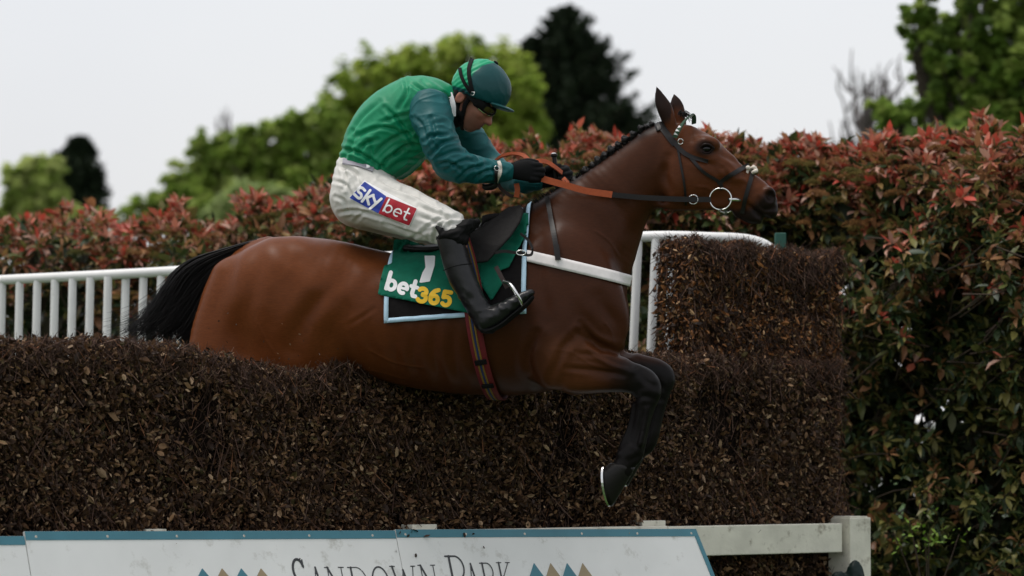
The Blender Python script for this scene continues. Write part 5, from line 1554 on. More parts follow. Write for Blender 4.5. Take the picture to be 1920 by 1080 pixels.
# browband: dark band standing off the forehead with white points
bb = [L(1265, 258, -.092), L(1272, 244, -.092), L(1282, 229, -.076), L(1291, 219, -.048), L(1297, 216, 0.0), L(1301, 220, .045), L(1301, 232, .07)]
strap3('browband', bb, .019, (.75, 0, .6), .004, M_gw, br, 30)
q = crom(bb, 41)
for i in range(2, 27, 3):
    a, b_ = q[i], q[i + 2]; T = (b_ - a); w = np.array([.75, 0, .6]); w = w - T * (w @ T) / (T @ T); w /= np.linalg.norm(w)
    nn = np.cross(T, w); nn /= np.linalg.norm(nn); nn = nn if nn[1] < 0 or nn[0] > .5 else -nn
    for sg in (1,):
        V = np.array([a - w * .0085, b_ - w * .0085, (a + b_) / 2 + w * .0085]); V = np.concatenate([V + nn * .0026, V + nn * .0036])
        me = bpy.data.meshes.new('browband_point'); me.from_pydata(V.tolist(), [], [[0, 2, 1], [3, 4, 5], [0, 1, 4, 3], [1, 2, 5, 4], [2, 0, 3, 5]]); me.update()
        obj('browband_point', me, M_wprint, br)
for s_ in (-1, 1):
    rc = L(1351, 373, -.088) * [1, -s_, 1]
    ring3('bit_ring', rc, np.array([1, 0, 0]), np.array([0, 0, 1]), 20 / S, .0030, M_steel, br, 48, 8)
    V, F = tubes(np.array([[L(1366, 374, -.09) * [1, -s_, 1], L(1378, 374, -.07) * [1, -s_, 1], L(1392, 376, -.03) * [1, -s_, 1]]]), np.array([[.006, .008, .009]]), 8)
    obj('bit', np_mesh('bit', V, F), M_steel, br)
ring3('martingale_ring', L(1300, 374, -.106), np.array([1, 0, 0]), np.array([0, 0, 1]), 8.5 / S, .0022, M_steel, br, 30, 6)
# reins, near side: rubber grip, then leather to the ring, lying along the neck
def rein_pts(pp, off=.012):
    out = []
    for x, y, w in pp:
        h, nn, _, _ = HBVH.ray_cast(Vector(camL), Vector(ray(x, y)).normalized())
        yy = -w
        if h is not None: yy = min(yy, h.y - off)
        out.append(L(x, y, yy))
    return out
strap3('rein_grip', rein_pts([(998, 328, .085), (1020, 336, .098), (1060, 347, .12), (1100, 358, .12), (1148, 365, .12)]), .026, (0, 0, 1), .005, M_org, br, 30)
strap3('rein', rein_pts([(1147, 365, .12), (1200, 370, .12), (1260, 373, .12), (1300, 374, .108), (1333, 374, .1)]), .021, (0, 0, 1), .004, M_lth, br, 30)
far = [L(1062, 338, .13), L(1100, 358, .14), L(1150, 366, .14), L(1250, 373, .135), L(1333, 374, .1)]
strap3('rein', far, .021, (0, 0, 1), .004, M_lth, br, 30)
# slack loops of the reins about the hands
strap3('rein_loop', [L(928, 302, -.02), L(940, 293, -.03), L(960, 288, -.03), L(980, 291, -.04), L(992, 301, -.07)], .018, (.0, .8, .8), .005, M_org, br)
strap3('rein_loop', [L(1000, 304, -.08), L(1012, 302, -.07), L(1025, 304, -.04), L(1040, 313, -.02), L(1054, 324, .01)], .020, (.0, .5, .9), .005, M_org, br)
strap3('rein_loop', [L(968, 344, -.07), L(970, 356, -.07), L(968, 370, -.068)], .021, (1, .3, 0), .005, M_org, br)
strap3('rein_tail', [L(932, 338, -.05), L(938, 352, -.05), L(952, 364, -.055), L(963, 369, -.06)], .014, (.4, .4, 1), .004, M_brn, br)
strap3('rein_end', [L(1056, 334, .0), L(1066, 345, -.02), L(1074, 356, -.04)], .018, (.4, .4, 1), .004, M_org, br)
# ------------------------------------------------------------------ the jockey
UP = np.array([.59, 0, .807]); FW = np.array([.807, 0, -.59]); LAT = np.array([0, 1.0, 0])
h0 = L(893, 188, 0)
def HP(f, u, y=0.0): return h0 + FW * f + UP * u + LAT * y
def hp(f, u, r, ry, y=0.0): return (*HP(f, u, y), r, ry)
HEADR = [FW, LAT, UP]
jk = empty('person', HM)
tag(jk, 'jockey in green silks and white breeches crouched low over the horse', 'person')
M_skin = mat('skin', (.36, .17, .115), .5, .25, attr=True, sss=.06, bump=.1, bscale=300, bdist=.001)
M_silk = mat('green_silk', (.003, .225, .10), .48, .3, var=.10, vscale=9, bump=.12, bscale=45, bdist=.01)
M_silk2 = mat('teal_silk', (.002, .082, .086), .5, .25, var=.14, vscale=9, bump=.12, bscale=45, bdist=.01)
M_brch = mat('white_breeches', (.60, .59, .55), .6, .35, var=.06, vscale=12, bump=.2, bscale=55, bdist=.006, dirt=((.22, .18, .13), 26, .66, .8))
M_boot = mat('boot_leather', (.0085, .0085, .009), .33, .35, var=.25, vscale=40, bump=.2, bscale=80, bdist=.003)
M_glove = mat('black_glove', (.006, .006, .0065), .75, .12, bump=.3, bscale=350, bdist=.002)
M_cap = mat('cap_silk', attr=True, rough=.42, spec=.28, bump=.10, bscale=70, bdist=.006)
M_blk = mat('black_fabric', (.006, .006, .006), .7, .12)
M_lens = mat('goggle_lens', (.045, .038, .008), .12, .5, var=.5, vscale=25)  # dark base, its yellow tint imitating a reflection in the lens

def bbox(x0, y0, x1, y1, ya, yb):
    p = np.array([L(x, y, w) for x in (x0, x1) for y in (y0, y1) for w in (ya, yb)])
    return p.min(0) - .02, p.max(0) + .02
# limbs: pixel, lateral offset and radius in pixels
ARM_N = [(802, 200, -.18, 34), (818, 245, -.235, 31), (838, 292, -.265, 29), (868, 313, -.225, 26), (905, 320, -.165, 22), (948, 321, -.115, 17)]
ARM_F = [(828, 205, .18, 34), (872, 250, .245, 30), (912, 302, .27, 27), (945, 330, .22, 23), (978, 341, .15, 20), (1006, 340, .10, 16)]
LEG_N = [(684, 366, -.085, 56), (728, 386, -.15, 47), (780, 405, -.22, 40), (825, 421, -.285, 34), (848, 433, -.315, 29), (855, 452, -.333, 21)]
TOR = [(688, 318, 52, .135), (706, 280, 60, .155), (734, 240, 64, .17), (768, 208, 58, .18), (802, 190, 46, .165), (830, 186, 30, .09)]
def limb(F_, q, s=1.0, add=0.0, k=.02):
    F_.sweep([(*L(x, y, w), r / S * s + add, r / S * s + add) for x, y, w, r in q], k)
def flip(q, dx=-8, dy=6): return [(x + dx, y + dy, -w, r) for x, y, w, r in q]
def hand(F_, near, grow=0.0, k=.006):
    if near:
        F_.sweep([(*L(948, 321, -.115), .024 + grow, .02 + grow), (*L(970, 320, -.115), .034 + grow, .018 + grow), (*L(988, 320, -.112), .040 + grow, .0165 + grow), (*L(1000, 321, -.106), .037 + grow, .014 + grow)], k)
        for i, (py, ex) in enumerate(((309, 1013), (318, 1018), (327, 1017), (335, 1011))):
            F_.sweep([(*L(996, py, -.112), .0095 + grow, .0095 + grow), (*L(ex - 4, py + 1, -.104), .0098 + grow, .0098 + grow), (*L(ex, py + 2, -.083), .0092 + grow, .0092 + grow), (*L(ex - 6, py + 3, -.064), .0086 + grow, .0086 + grow), (*L(ex - 17, py + 3, -.064), .0078 + grow, .0078 + grow)], k * .5)
        F_.sweep([(*L(970, 309, -.095), .013 + grow, .013 + grow), (*L(988, 303, -.078), .0115 + grow, .0115 + grow), (*L(1006, 305, -.072), .0095 + grow, .0095 + grow)], k)
    else:
        F_.sweep([(*L(1004, 341, .10), .024 + grow, .02 + grow), (*L(1022, 336, .09), .033 + grow, .018 + grow), (*L(1038, 331, .085), .037 + grow, .0165 + grow), (*L(1050, 328, .08), .034 + grow, .014 + grow)], k)
        for i, (py, ex) in enumerate(((316, 1063), (324, 1069), (332, 1069), (340, 1064))):
            F_.sweep([(*L(1047, py, .085), .0095 + grow, .0095 + grow), (*L(ex - 4, py - 1, .078), .0098 + grow, .0098 + grow), (*L(ex, py + 1, .055), .0092 + grow, .0092 + grow), (*L(ex - 7, py + 3, .034), .0086 + grow, .0086 + grow), (*L(ex - 19, py + 3, .036), .0078 + grow, .0078 + grow)], k * .5)
        F_.sweep([(*L(1020, 322, .07), .013 + grow, .013 + grow), (*L(1034, 314, .05), .0115 + grow, .0115 + grow), (*L(1048, 312, .038), .0095 + grow, .0095 + grow)], k)

BD = Field(*bbox(610, 640, 1085, 105, -.40, .40), .0056)
BD.sweep([(*L(x, y, 0), r / S * .86, w * .86) for x, y, r, w in TOR], .02)
BD.ell(L(684, 355), (.105, .145, .105), .04)
limb(BD, ARM_N, .78); limb(BD, ARM_F, .78); limb(BD, LEG_N, .84, k=.04); limb(BD, flip(LEG_N), .84, k=.04)
BOOT_N = [(858, 462, -.335, 21), (862, 500, -.342, 21), (880, 545, -.345, 18), (902, 588, -.348, 15), (915, 602, -.35, 14), (950, 584, -.352, 13), (988, 558, -.35, 9)]
limb(BD, BOOT_N, .85); limb(BD, flip(BOOT_N), .85)
hand(BD, True); hand(BD, False)
BD.sweep([hp(-.035, -.05, .055, .055), (*L(846, 205), .055, .055), (*L(822, 200), .06, .07)], .03)      # neck
BD.ell(HP(-.012, .03), (.095, .074, .092), .02, R=HEADR)
BD.ell(HP(.028, -.048), (.056, .056, .072), .03, R=HEADR)
BD.ell(HP(.040, -.104), (.02, .026, .018), .02, R=HEADR)
BD.sweep([hp(.068, .004, .010, .011), hp(.086, -.026, .011, .012), hp(.098, -.044, .0125, .0145)], .010)
for y in (-1, 1):
    BD.ell(HP(.086, -.047, .012 * y), (.010, .008, .008), .006, R=HEADR)          # nostril wings
    BD.ell(HP(.046, -.03, .046 * y), (.024, .018, .018), .02, R=HEADR)            # cheekbones
    BD.ell(HP(.078, -.004, .032 * y), (.012, .014, .010), .012, '-', R=HEADR)     # eye sockets
    BD.ell(HP(.068, .018, .03 * y), (.014, .026, .009), .012, R=HEADR)            # brows
    BD.ell(HP(-.045, -.024, .073 * y), (.02, .009, .031), .006, R=HEADR)          # ears
    BD.ell(HP(-.041, -.024, .083 * y), (.010, .005, .018), .004, '-', R=HEADR)
BD.ell(HP(.072, -.070), (.012, .026, .008), .008, R=HEADR)
BD.ell(HP(.070, -.085), (.012, .023, .008), .008, R=HEADR)
BD.ell(HP(.086, -.0775), (.010, .022, .0022), .003, '-', R=HEADR)
V, F = BD.mesh(1)
q = V - h0; hf, hu = q @ FW, q @ UP
sk = np.tile([.34, .155, .105], (len(V), 1))
lip = np.exp(-(((hu + .077) / .012) ** 2 + ((V[:, 1]) / .03) ** 2)) * (hf > .06)
sk = sk * (1 - .6 * lip[:, None]) + np.array([.27, .08, .07]) * .6 * lip[:, None]
ruddy = np.exp(-(((hu + .04) / .03) ** 2)) * (hf > .05) + np.exp(-(((hf + .045) / .03) ** 2 + ((hu + .02) / .04) ** 2))
sk = sk * (1 - .3 * np.clip(ruddy, 0, 1)[:, None]) + np.array([.38, .10, .07]) * .3 * np.clip(ruddy, 0, 1)[:, None]
jaw = sst(-.03, -.07, hu) * sst(.01, .04, hf) * (hu > -.16)
sk = sk * (1 - .38 * jaw[:, None])
obj('body', np_mesh('body', V, F, sk * (1 + .08 * fbm(V, 60, 2)[:, None])), M_skin, jk)
del BD
for y in (-1, 1):
    f = Field(HP(.07, -.004, .032 * y) - .03, HP(.07, -.004, .032 * y) + .03, .0025)
    f.ell(HP(.066, -.004, .032 * y), .0125, 0); v_, f_ = f.mesh(1); obj('eye', np_mesh('eye', v_, f_), M_eye, jk)

# ---- clothing wrinkles
def creases(V, N, dirs, amp, freq, seed, mask=None):
    d = np.zeros(len(V))
    for i, (ax, st_) in enumerate(dirs):
        ax = np.asarray(ax, float); ax /= np.linalg.norm(ax)
        along = (V @ ax)[:, None] * ax
        q_ = V - along + along * st_
        q_ = q_ + .018 * np.stack([noise(V, 14, seed + 20 + i), noise(V, 14, seed + 30 + i), noise(V, 14, seed + 40 + i)], 1)
        n_ = noise(q_, freq * (1 + .35 * i), seed + i)
        d = d + (1 - np.abs(n_)) ** 5 - .25
    return V + N * (amp * d / len(dirs) * (1 if mask is None else mask))[:, None]
# jacket
J = Field(*bbox(612, 350, 880, 135, -.26, .26), .0046)
J.sweep([(*L(x, y, 0), r / S, w) for x, y, r, w in [(678, 330, 51, .15), (692, 308, 56, .158), (708, 278, 66, .172), (735, 240, 70, .185), (768, 208, 61, .19), (800, 190, 47, .175), (828, 184, 30, .10), (845, 186, 22, .072)]], .02)
for y in (-1, 1):
    J.ell(L(804 + 8 * y, 196, .15 * y), (40 / S, .06, 36 / S), .05)
    J.ell(L(778, 178, .09 * y), (38 / S, .07, 22 / S), .04)
J.ell(L(735, 298), (50 / S, .14, 34 / S), .05)
J.ell(L(790, 250), (40 / S, .15, 42 / S), .06)
pa, pb = L(632, 296), L(752, 334); t_ = pb - pa; nn_ = np.array([t_[2], 0, -t_[0]]); nn_ /= np.linalg.norm(nn_)
nn_ = nn_ if nn_[2] < 0 else -nn_
J.plane_cut(pa + nn_ * .003, nn_, .012)
V, F = J.mesh(1); N = vnormals(V, F)
V = creases(V, N, [((.72, .1, .66), .10), ((.35, .1, .93), .12)], .0115, 13, 100, .25 + .75 * sst(190, 270, to_px(V * [1, 0, 1])[1]))
V = folds(V, N, [[(300, 410), (380, 380), (460, 360)], [(180, 480), (260, 440), (340, 430), (450, 470)], [(200, 560), (230, 510), (290, 490)], [(260, 600), (300, 540), (380, 480), (470, 450)], [(440, 200), (500, 230), (560, 290)], [(520, 200), (580, 240), (640, 280)], [(350, 640), (420, 600), (500, 590)], [(430, 190), (440, 250), (400, 330)], [(110, 540), (200, 560), (330, 640)], [(330, 330), (400, 400), (480, 520)], [(380, 560), (440, 520), (520, 520)], [(150, 470), (210, 380), (300, 300)], [(120, 590), (160, 520), (170, 450)], [(300, 650), (340, 590), (420, 540)], [(230, 620), (260, 560), (250, 500)]], .009, 3.4)
JV, JF = V, F
jacket = obj('jacket', np_mesh('jacket', V, F), M_silk, jk)
for q_, nm in ((ARM_N, 0), (ARM_F, 1)):
    a = np.array([L(x, y, w) for x, y, w, r in q_])
    A = Field(a.min(0) - .11, a.max(0) + .11, .0047)
    qq = [(x, y, w, r) for x, y, w, r in q_]
    if nm == 0: qq = [(806, 204, -.178, 36), (811, 224, -.205, 36)] + qq[1:]
    limb(A, qq, 1.02, .003)
    if nm == 0:
        A.ell(L(822, 262, -.27), (26 / S, .05, 32 / S), .04); A.ell(L(850, 318, -.24), (30 / S, .045, 18 / S), .04)
    V, F = A.mesh(1); N = vnormals(V, F)
    V = creases(V, N, [((.75, .1, .65), .14), ((.9, .2, -.1), .14)], .008, 17, 200 + nm)
    if nm == 0: V = folds(V, N, [[(550, 420), (620, 400), (650, 420)], [(560, 380), (580, 450), (570, 500), (590, 540)], [(560, 570), (620, 510), (690, 490)], [(590, 590), (680, 550), (760, 560)], [(640, 640), (720, 600), (800, 600)], [(700, 690), (760, 640), (850, 620)], [(478, 380), (520, 420), (540, 500)], [(780, 690), (840, 650), (930, 640)], [(530, 500), (570, 470), (640, 470)], [(840, 610), (880, 640), (890, 690)], [(600, 610), (660, 610), (720, 650)], [(760, 580), (800, 630), (800, 690)]], .0075, 3.1)
    sl = obj('sleeve', np_mesh('sleeve', V, F), M_silk2, jacket)
    if nm == 0: SLB = bvh_of(V, F)
    # elastic cuff
    e = q_[-1]; p = L(e[0] - 3, e[1], e[2]); b_ = L(q_[-2][0], q_[-2][1], q_[-2][2]); d = p - b_; d /= np.linalg.norm(d)
    C_ = Field(p - .06, p + .06, .004); C_.sweep([(*(p - d * .012), .0385, .0385), (*(p + d * .010), .037, .037)], .004, n=0)
    V, F = C_.mesh(1); N = vnormals(V, F); th = np.arctan2((V - p)[:, 2], (V - p)[:, 1]); V = V + N * (.0018 * np.sin(th * 22))[:, None]
    obj('cuff', np_mesh('cuff', V, F), M_silk2, sl)
JB = bvh_of(JV, JF)
# collar with a white tab
C_ = Field(L(815, 240, -.12), L(870, 150, .12), .004)
C_.sweep([(*L(836, 190), .062, .074), (*L(851, 190), .057, .068)], .004, n=0)
C_.plane_cut(L(853, 190), np.array([1, 0, -.08]), .004)
V, F = C_.mesh(1); obj('collar', np_mesh('collar', V, F), M_silk, jacket)
strap3('collar_tab', [L(843, 174, -.068), L(847, 186, -.076), L(850, 200, -.080), L(850, 218, -.074)], .020, (1, .3, .2), .003, M_wprint, jk)
for i in range(8):
    y_ = 180 + i * 4.6
    strap3('tab_mark', [L(841.5, y_, -.0815 - .0009 * i), L(843.2, y_ + .6, -.0825 - .0007 * i)], .004, (0, 0, 1), .002, M_blk, jk, 4)
# breeches
Bq = Field(*bbox(605, 475, 905, 285, -.40, .40), .0046)
Bq.sweep([(*L(x, y, 0), r / S, w) for x, y, r, w in [(693, 306, 56, .142), (686, 328, 58, .15), (680, 352, 57, .16), (676, 368, 50, .15)]], .02)
limb(Bq, LEG_N, 1.0, .003, .05); limb(Bq, flip(LEG_N), 1.0, .003, .05)
Bq.ell(L(672, 378, -.08), (44 / S, .09, 40 / S), .04); Bq.ell(L(680, 372, .08), (44 / S, .09, 40 / S), .04)
Bq.plane_cut(L(690, 300), -nn_, .0)
V, F = Bq.mesh(1); N = vnormals(V, F)
V = creases(V, N, [((.85, -.4, -.35), .12), ((.8, .2, .5), .15)], .0035, 11, 300)
V = folds(V, N, [[(90, 640), (150, 640), (220, 690)], [(70, 700), (130, 720), (160, 780)], [(100, 860), (180, 850), (300, 880), (420, 930)], [(180, 900), (230, 860), (280, 880)], [(300, 690), (370, 730), (480, 770)], [(420, 740), (500, 780), (600, 840)], [(500, 880), (570, 905), (640, 960)], [(520, 950), (600, 900), (700, 880)], [(580, 1000), (590, 950), (640, 900)], [(600, 820), (680, 880), (740, 900)], [(330, 910), (420, 950), (520, 980)], [(600, 960), (660, 920), (740, 920)], [(80, 780), (120, 800), (140, 850)], [(110, 610), (130, 680), (120, 740)], [(440, 1000), (520, 960), (580, 940)], [(80, 620), (170, 650), (200, 720)], [(500, 830), (580, 860), (690, 900)], [(620, 870), (650, 910), (640, 960)]], .0068, 3.0)
BRV, BRF = V, F
brch = obj('breeches', np_mesh('breeches', V, F), M_brch, jk)
BRB = bvh_of(V, F)
M_belt = mat('grey_belt', (.30, .29, .33), .6, .3, var=.08)
strip('belt', [(644, 304), (660, 305), (680, 310), (700, 318)], 11, 2.4, BRB, .003, .003, M_belt, brch)
strip('belt_buckle', [(690, 310), (690, 317)], 7, 1.6, BRB, .0062, .003, M_steel, brch)
def zp(pts, s=9.82, ox=640, oy=330): return [(ox + x / s, oy + y / s) for x, y in pts]
M_pblue = mat('patch_blue', (.018, .045, .30), .65, .3, var=.12, vscale=40)
M_pred = mat('patch_red', (.33, .008, .02), .65, .3, var=.12, vscale=40)
bq = zp([(430, 105), (832, 377), (684, 692), (155, 405)]); rq = zp([(832, 377), (1390, 600), (1250, 915), (684, 692)])
allq = zp([(430, 88), (1408, 600), (1258, 934), (140, 410)])
patch = decal('logo_patch', poly_sdf(allq), (645, 332), (792, 432), 2.4, BRB, .0012, .0012, M_wprint, brch)[0]
# make one even surface for the printing
Pp, Fp = shape2d(poly_sdf(zp([(430, 60), (1440, 600), (1270, 960), (110, 415)])), (640, 328), (795, 436), 2.4)
Vp, Np_ = cast(Pp, BRB); Np_ = smooth_n(Np_, Fp); PB = bvh_of(Vp + Np_ * .0024, Fp[:, ::-1])
decal('patch_panel', poly_sdf(bq), (650, 335), (730, 405), 2.0, PB, .0006, .0006, M_pblue, patch)
decal('patch_panel', poly_sdf(rq), (705, 362), (786, 428), 2.0, PB, .0006, .0006, M_pred, patch)
for lines in ([(bez(*zp([(440, 272), (385, 222), (322, 232), (318, 290), (365, 330), (372, 385), (325, 410), (245, 340)])), 5.0)],
              [(zp([(535, 268), (388, 468)]), 5.0)], [(zp([(596, 352), (478, 402), (512, 522)]), 4.8)],
              [(zp([(590, 365), (630, 480)]), 4.6), (zp([(742, 422), (528, 608)]), 4.8)]):
    al = np.concatenate([np.array(p) for p, _ in lines])
    decal('letter', line_sdf(lines), al.min(0) - 5, al.max(0) + 5, 1.3, PB, .0018, .0008, M_wprint, patch)
printed('letter', (GB, GE, GT), 725.4, 382.3, 17.6, 7.0, -7.2, 13.7, (.95, .98, 0), 3.1, M_wprint, patch, PB, 1.1, .0018)
# boots
for sgn in (-1, 1):
    q_ = BOOT_N if sgn < 0 else flip(BOOT_N)
    a = np.array([L(x, y, w) for x, y, w, r in q_])
    B_ = Field(a.min(0) - .1, a.max(0) + .1, .0052)
    ox, oy = (0, 0) if sgn < 0 else (14, -6)
    def LL(x, y, w, r1, r2): return (*L(x + ox, y + oy, w * -sgn), r1 / S, r2)
    B_.sweep([LL(843, 428, -.330, 29, .066), LL(849, 462, -.337, 26, .060), LL(862, 510, -.342, 25, .055), LL(880, 548, -.346, 22, .048), LL(899, 583, -.349, 20, .042), LL(908, 600, -.350, 19, .038)], .015)
    B_.sweep([LL(908, 602, -.35, 18, .036), LL(930, 592, -.351, 20, .040), LL(955, 576, -.352, 16, .041), LL(978, 561, -.35, 11.5, .036), LL(996, 549, -.348, 7, .024)], .015)
    B_.ell(L(908 + ox, 606 + oy, -.35 * -sgn), (17 / S, .034, 16 / S), .012)
    B_.plane_cut(L(846 + ox, 441 + oy, -.332 * -sgn), np.array([-.25, 0, 1.0]), .006)
    V, F = B_.mesh(1); N = vnormals(V, F)
    ank = np.exp(-((V[:, 2] - L(890, 570, -.35)[2]) / .055) ** 2)
    V = V + N * (.0075 * ank * (.6 - np.abs(noise(V * [1, .35, 1] + .3 * V[:, [2, 0, 1]], 34, 7)) ** .7) + .002 * noise(V, 18, 2))[:, None]
    bt = obj('boot', np_mesh('boot', V, F), M_boot, jk)
    if sgn < 0: BTB = bvh_of(V, F)
    B_ = Field(a.min(0) - .1, a.max(0) + .1, .005)
    B_.sweep([LL(913, 622, -.35, 4, .034), LL(938, 611, -.352, 4, .036), LL(965, 590, -.353, 4, .040), LL(987, 571, -.35, 4, .036), LL(999, 557, -.348, 3.5, .024)], .004)
    B_.sweep([LL(906, 619, -.35, 6, .032), LL(922, 620, -.35, 6, .032)], .004)
    V, F = B_.mesh(1); obj('sole', np_mesh('sole', V, F), M_blk, bt)
strip('boot_seam', [(832, 507), (850, 500), (868, 496), (884, 495)], 1.8, 1.2, BTB, .0004, .0014, M_blk, jk)
strip('boot_strap', [(815, 487), (824, 486)], 3.0, 1.3, BTB, .002, .003, M_blk, jk)
# knee pad cloth at the boot top
B_ = Field(*bbox(805, 475, 905, 395, -.43, -.2), .0046)
B_.ell(L(850, 440, -.336), (30 / S, .072, 11 / S), .01, R=[(.96, 0, .26), (0, 1, 0), (-.26, 0, .96)])
B_.ell(L(872, 427, -.325), (20 / S, .058, 13 / S), .02, R=[(.8, 0, .6), (0, 1, 0), (-.6, 0, .8)])
B_.ell(L(884, 422, -.30), (18 / S, .04, 8 / S), .015, R=[(.85, 0, .5), (0, 1, 0), (-.5, 0, .85)])
B_.ell(L(862, 450, -.335), (18 / S, .06, 14 / S), .02)
B_.sweep([(*L(819, 426, -.372), 2.5 / S, .006), (*L(826, 433, -.385), 5 / S, .010), (*L(834, 440, -.39), 6 / S, .012)], .006)
V, F = B_.mesh(1); N = vnormals(V, F); V = creases(V, N, [((1, 0, .2), .4), ((.2, .3, 1), .5)], .011, 24, 410)
obj('boot_top', np_mesh('boot_top', V, F), M_blk, jk)
# gloves
for near in (True, False):
    lo, hi = (L(940, 352, -.15), L(1030, 292, -.03)) if near else (L(990, 362, .0), L(1085, 300, .13))
    G = Field(lo - .02, hi + .02, .0032); hand(G, near, .0028, .005)
    V, F = G.mesh(1); obj('glove', np_mesh('glove', V, F), M_glove, jk)
# whip strap and buckle round the near wrist
strip('wrist_strap', [(934, 304), (937, 315), (935, 328), (930, 340)], 6, 1.7, SLB, .004, .003, M_fleece, jk)
strip('wrist_strap', [(930, 314), (931, 326), (927, 340)], 6, 1.7, SLB, .008, .003, M_lth, jk)
ring3('wrist_buckle', cast(np.array([[931.5, 320]]), SLB, .014)[0][0], np.array([1, .1, -.2]), np.array([.1, 0, 1]), .0095, .002, M_steel, jk, 14, 6)
f = Field(L(900, 368, -.16), L(945, 328, -.06), .004)
f.sweep([(*L(902, 346, -.12), 3.5 / S, .008), (*L(912, 351, -.12), 6 / S, .012), (*L(926, 348, -.12), 7 / S, .014), (*L(931, 340, -.125), 5 / S, .010)], .006)
v_, f_ = f.mesh(1); obj('strap_end', np_mesh('strap_end', v_, f_), M_lth, jk)

# helmet with silk cover
hm = Field(HP(0, .05) - .19, HP(0, .05) + .19, .0042)
hc = HP(-.012, .052)
hm.ell(hc, (.122, .102, .115), 0, R=HEADR)
ra, rb = HP(-.105, -.032), HP(.11, .036); tt = rb - ra; tt /= np.linalg.norm(tt)
dn = np.array([tt[2], 0, -tt[0]]); dn = dn if dn @ UP < 0 else -dn
hm.plane_cut(ra, dn, .012)
hm.ell(HP(-.012, .04), (.108, .088, .10), .004, '-', R=HEADR)
V, F = hm.mesh(1); N = vnormals(V, F)
X, Y = to_px(V * [1, 0, 1])
edge = np.interp(Y, [110, 119, 127, 140, 152, 165, 210], [935, 928, 910, 897, 890, 886, 884])
tl = np.maximum(sst(-2, 2, X - edge), sst(.027, .021, (V - ra) @ -dn))
pl = np.where(X > edge, 0, 1)
V = V + N * (.0022 * pl * np.sin((Y * 1.0 + .5 * X) * .62 + 2 * noise(V, 18, 3)) * np.exp(-np.abs(X - edge) / 30) + .0022 * noise(V * [1, .5, 1], 20, 4) + .0016 * (1 - np.abs(noise(V + .4 * V[:, [2, 1, 0]], 26, 9))) ** 2)[:, None]
cc = tl[:, None] * np.array([.003, .056, .060]) + (1 - tl[:, None]) * np.array([.006, .30, .14])
helmet = obj('helmet', np_mesh('helmet', V, F, cc), M_cap, jk)
HLB = bvh_of(V, F)
pk = Field(HP(.05, .0, -.12), HP(.19, .10, .12), .0035)
pk = Field(HP(.11, .045) - .13, HP(.11, .045) + .13, .0035)
pkR = np.array([tt, LAT, -dn])
pk.ell(HP(.082, .030), (.075, .086, .011), 0, R=pkR)
pk.plane_cut(HP(.07, .03), -tt, .004)
V, F = pk.mesh(1); obj('peak', np_mesh('peak', V, F, np.tile([.006, .07, .07], (len(V), 1))), M_cap, helmet)
strip('cap_band', [(886, 111), (880, 128), (881, 150), (887, 174)], 7.0, 1.8, HLB, .002, .003, M_blk, helmet, True)
strip('cap_band', [(863, 128), (866, 143), (873, 158), (884, 174)], 6.0, 1.8, HLB, .002, .003, M_blk, helmet, True)
ring3('cap_buckle', cast(np.array([[887, 175]]), HLB, .006)[0][0], np.array([.85, 0, .4]), np.array([-.3, 0, .7]), .0105, .002, M_steel, helmet, 5, 6)
f = Field(L(922, 125, -.03), L(938, 108, .03), .003); f.ell(L(930, 117.5), (.012, .012, .006), .003, R=[(.8, 0, -.6), (0, 1, 0), (.6, 0, .8)]); v_, f_ = f.mesh(1)
obj('cap_button', np_mesh('cap_button', v_, f_), M_blk, helmet)
# liner, chin harness and neck cover
ln = Field(HP(0, 0) - .17, HP(0, 0) + .17, .0045)
ln.ell(HP(-.012, .03), (.101, .080, .094), 0, R=HEADR)
ln.plane_cut(HP(-.02, -.006), -UP * .98 + FW * .2, .004)
ln.ell(HP(-.012, .03), (.096, .0755, .090), .002, '-', R=HEADR)
for y in (-1, 1):
    ln.sweep([hp(-.012, .0, .013, .007, .078 * y), hp(-.012, -.035, .011, .006, .073 * y), hp(.0, -.07, .010, .006, .064 * y), hp(.012, -.105, .010, .006, .042 * y), hp(.022, -.125, .010, .008, .0)], .004)
    ln.sweep([hp(-.075, .005, .012, .008, .06 * y), hp(-.06, -.045, .012, .006, .068 * y), hp(-.03, -.075, .011, .006, .066 * y), hp(.0, -.085, .009, .006, .062 * y)], .006)
ln.sweep([hp(-.06, -.035, .058, .062), hp(-.055, -.075, .060, .062), (*L(846, 214), .060, .062)], .01)
V, F = ln.mesh(1); obj('helmet_harness', np_mesh('helmet_harness', V, F), M_blk, jk)
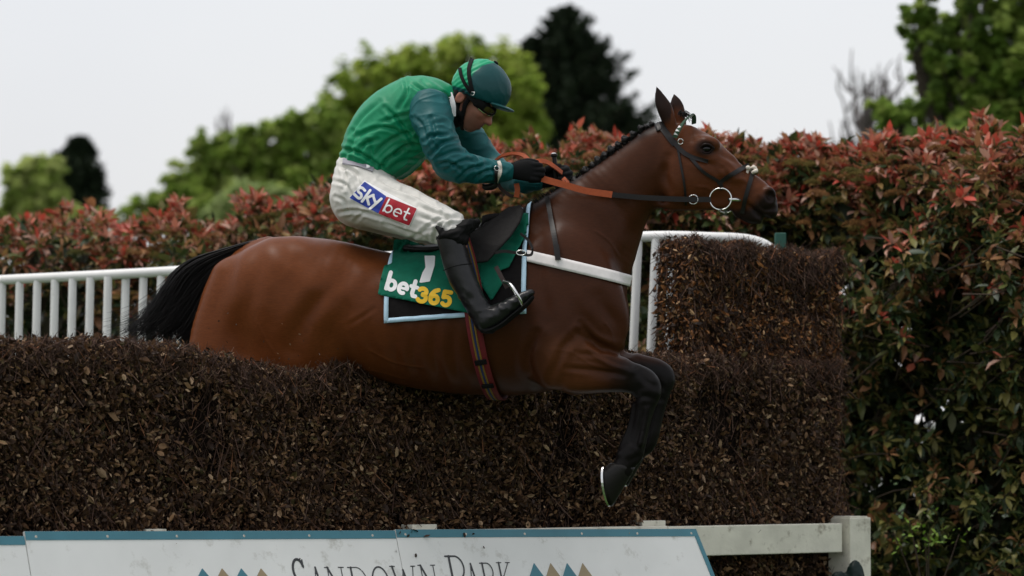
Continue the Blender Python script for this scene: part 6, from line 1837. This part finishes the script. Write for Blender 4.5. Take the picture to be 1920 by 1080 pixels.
# goggles
gg = Field(HP(.05, 0) - .13, HP(.05, 0) + .13, .0034)
gp_ = [(.020, .0, -.078), (.050, -.001, -.065), (.075, .0, -.038), (.083, .002, 0), (.075, .0, .038), (.050, -.001, .065), (.020, .0, .078)]
gg.sweep([(*HP(a, b_, y), .0095, .022 - .005 * (abs(y) < .01)) for a, b_, y in gp_], .004, lat=UP)
V, F = gg.mesh(1); gog = obj('goggles', np_mesh('goggles', V, F), M_blk, jk)
for y in (-1, 1):
    gl = Field(HP(.05, 0) - .13, HP(.05, 0) + .13, .0034)
    gl.sweep([(*HP(.044, -.002, .073 * y), .004, .012), (*HP(.064, -.002, .060 * y), .005, .015), (*HP(.081, -.001, .041 * y), .0045, .014), (*HP(.089, .0, .02 * y), .004, .009)], .003, lat=UP)
    V, F = gl.mesh(1); obj('goggle_lens', np_mesh('goggle_lens', V, F), M_lens, gog)
strap3('goggle_rim', [HP(.042, -.021, -.078), HP(.064, -.022, -.064), HP(.082, -.020, -.043), HP(.090, -.016, -.02), HP(.092, -.012, .0)], .005, FW, .003, M_steel, gog)
for y in (-1, 1):
    strap3('goggle_strap', [HP(.03, -.008, .083 * y), HP(-.01, -.002, .088 * y), HP(-.05, .006, .084 * y), HP(-.095, .012, .055 * y)], .018, UP, .003, M_blk, gog)

# whip in the far hand
wh = empty('riding_whip', HM)
tag(wh, 'black riding whip with pale cap held upright in the far hand', 'whip')
V, F = tubes(np.array([[L(1039, 292, .045), L(1041, 315, .045), L(1044, 345, .05), L(1047, 372, .075), L(1056, 470, .22)]]), np.array([[.0092, .0088, .0092, .008, .004]]), 10)
obj('shaft', np_mesh('shaft', V, F), M_lth, wh)
f = Field(L(1039, 289, .045) - .03, L(1039, 289, .045) + .03, .0022); f.ell(L(1039, 290, .045), (.0135, .0135, .0065), .002); f.ell(L(1039, 292.5, .045), (.0135, .0135, .008), .003)
v_, f_ = f.mesh(1); wc = obj('cap', np_mesh('cap', v_, f_), M_lth, wh)
f = Field(L(1039, 289, .045) - .03, L(1039, 289, .045) + .03, .0022); f.ell(L(1038.6, 288.2, .045), (.0105, .0105, .0045), .002); v_, f_ = f.mesh(1)
obj('cap_disc', np_mesh('cap_disc', v_, f_), M_wprint, wc)
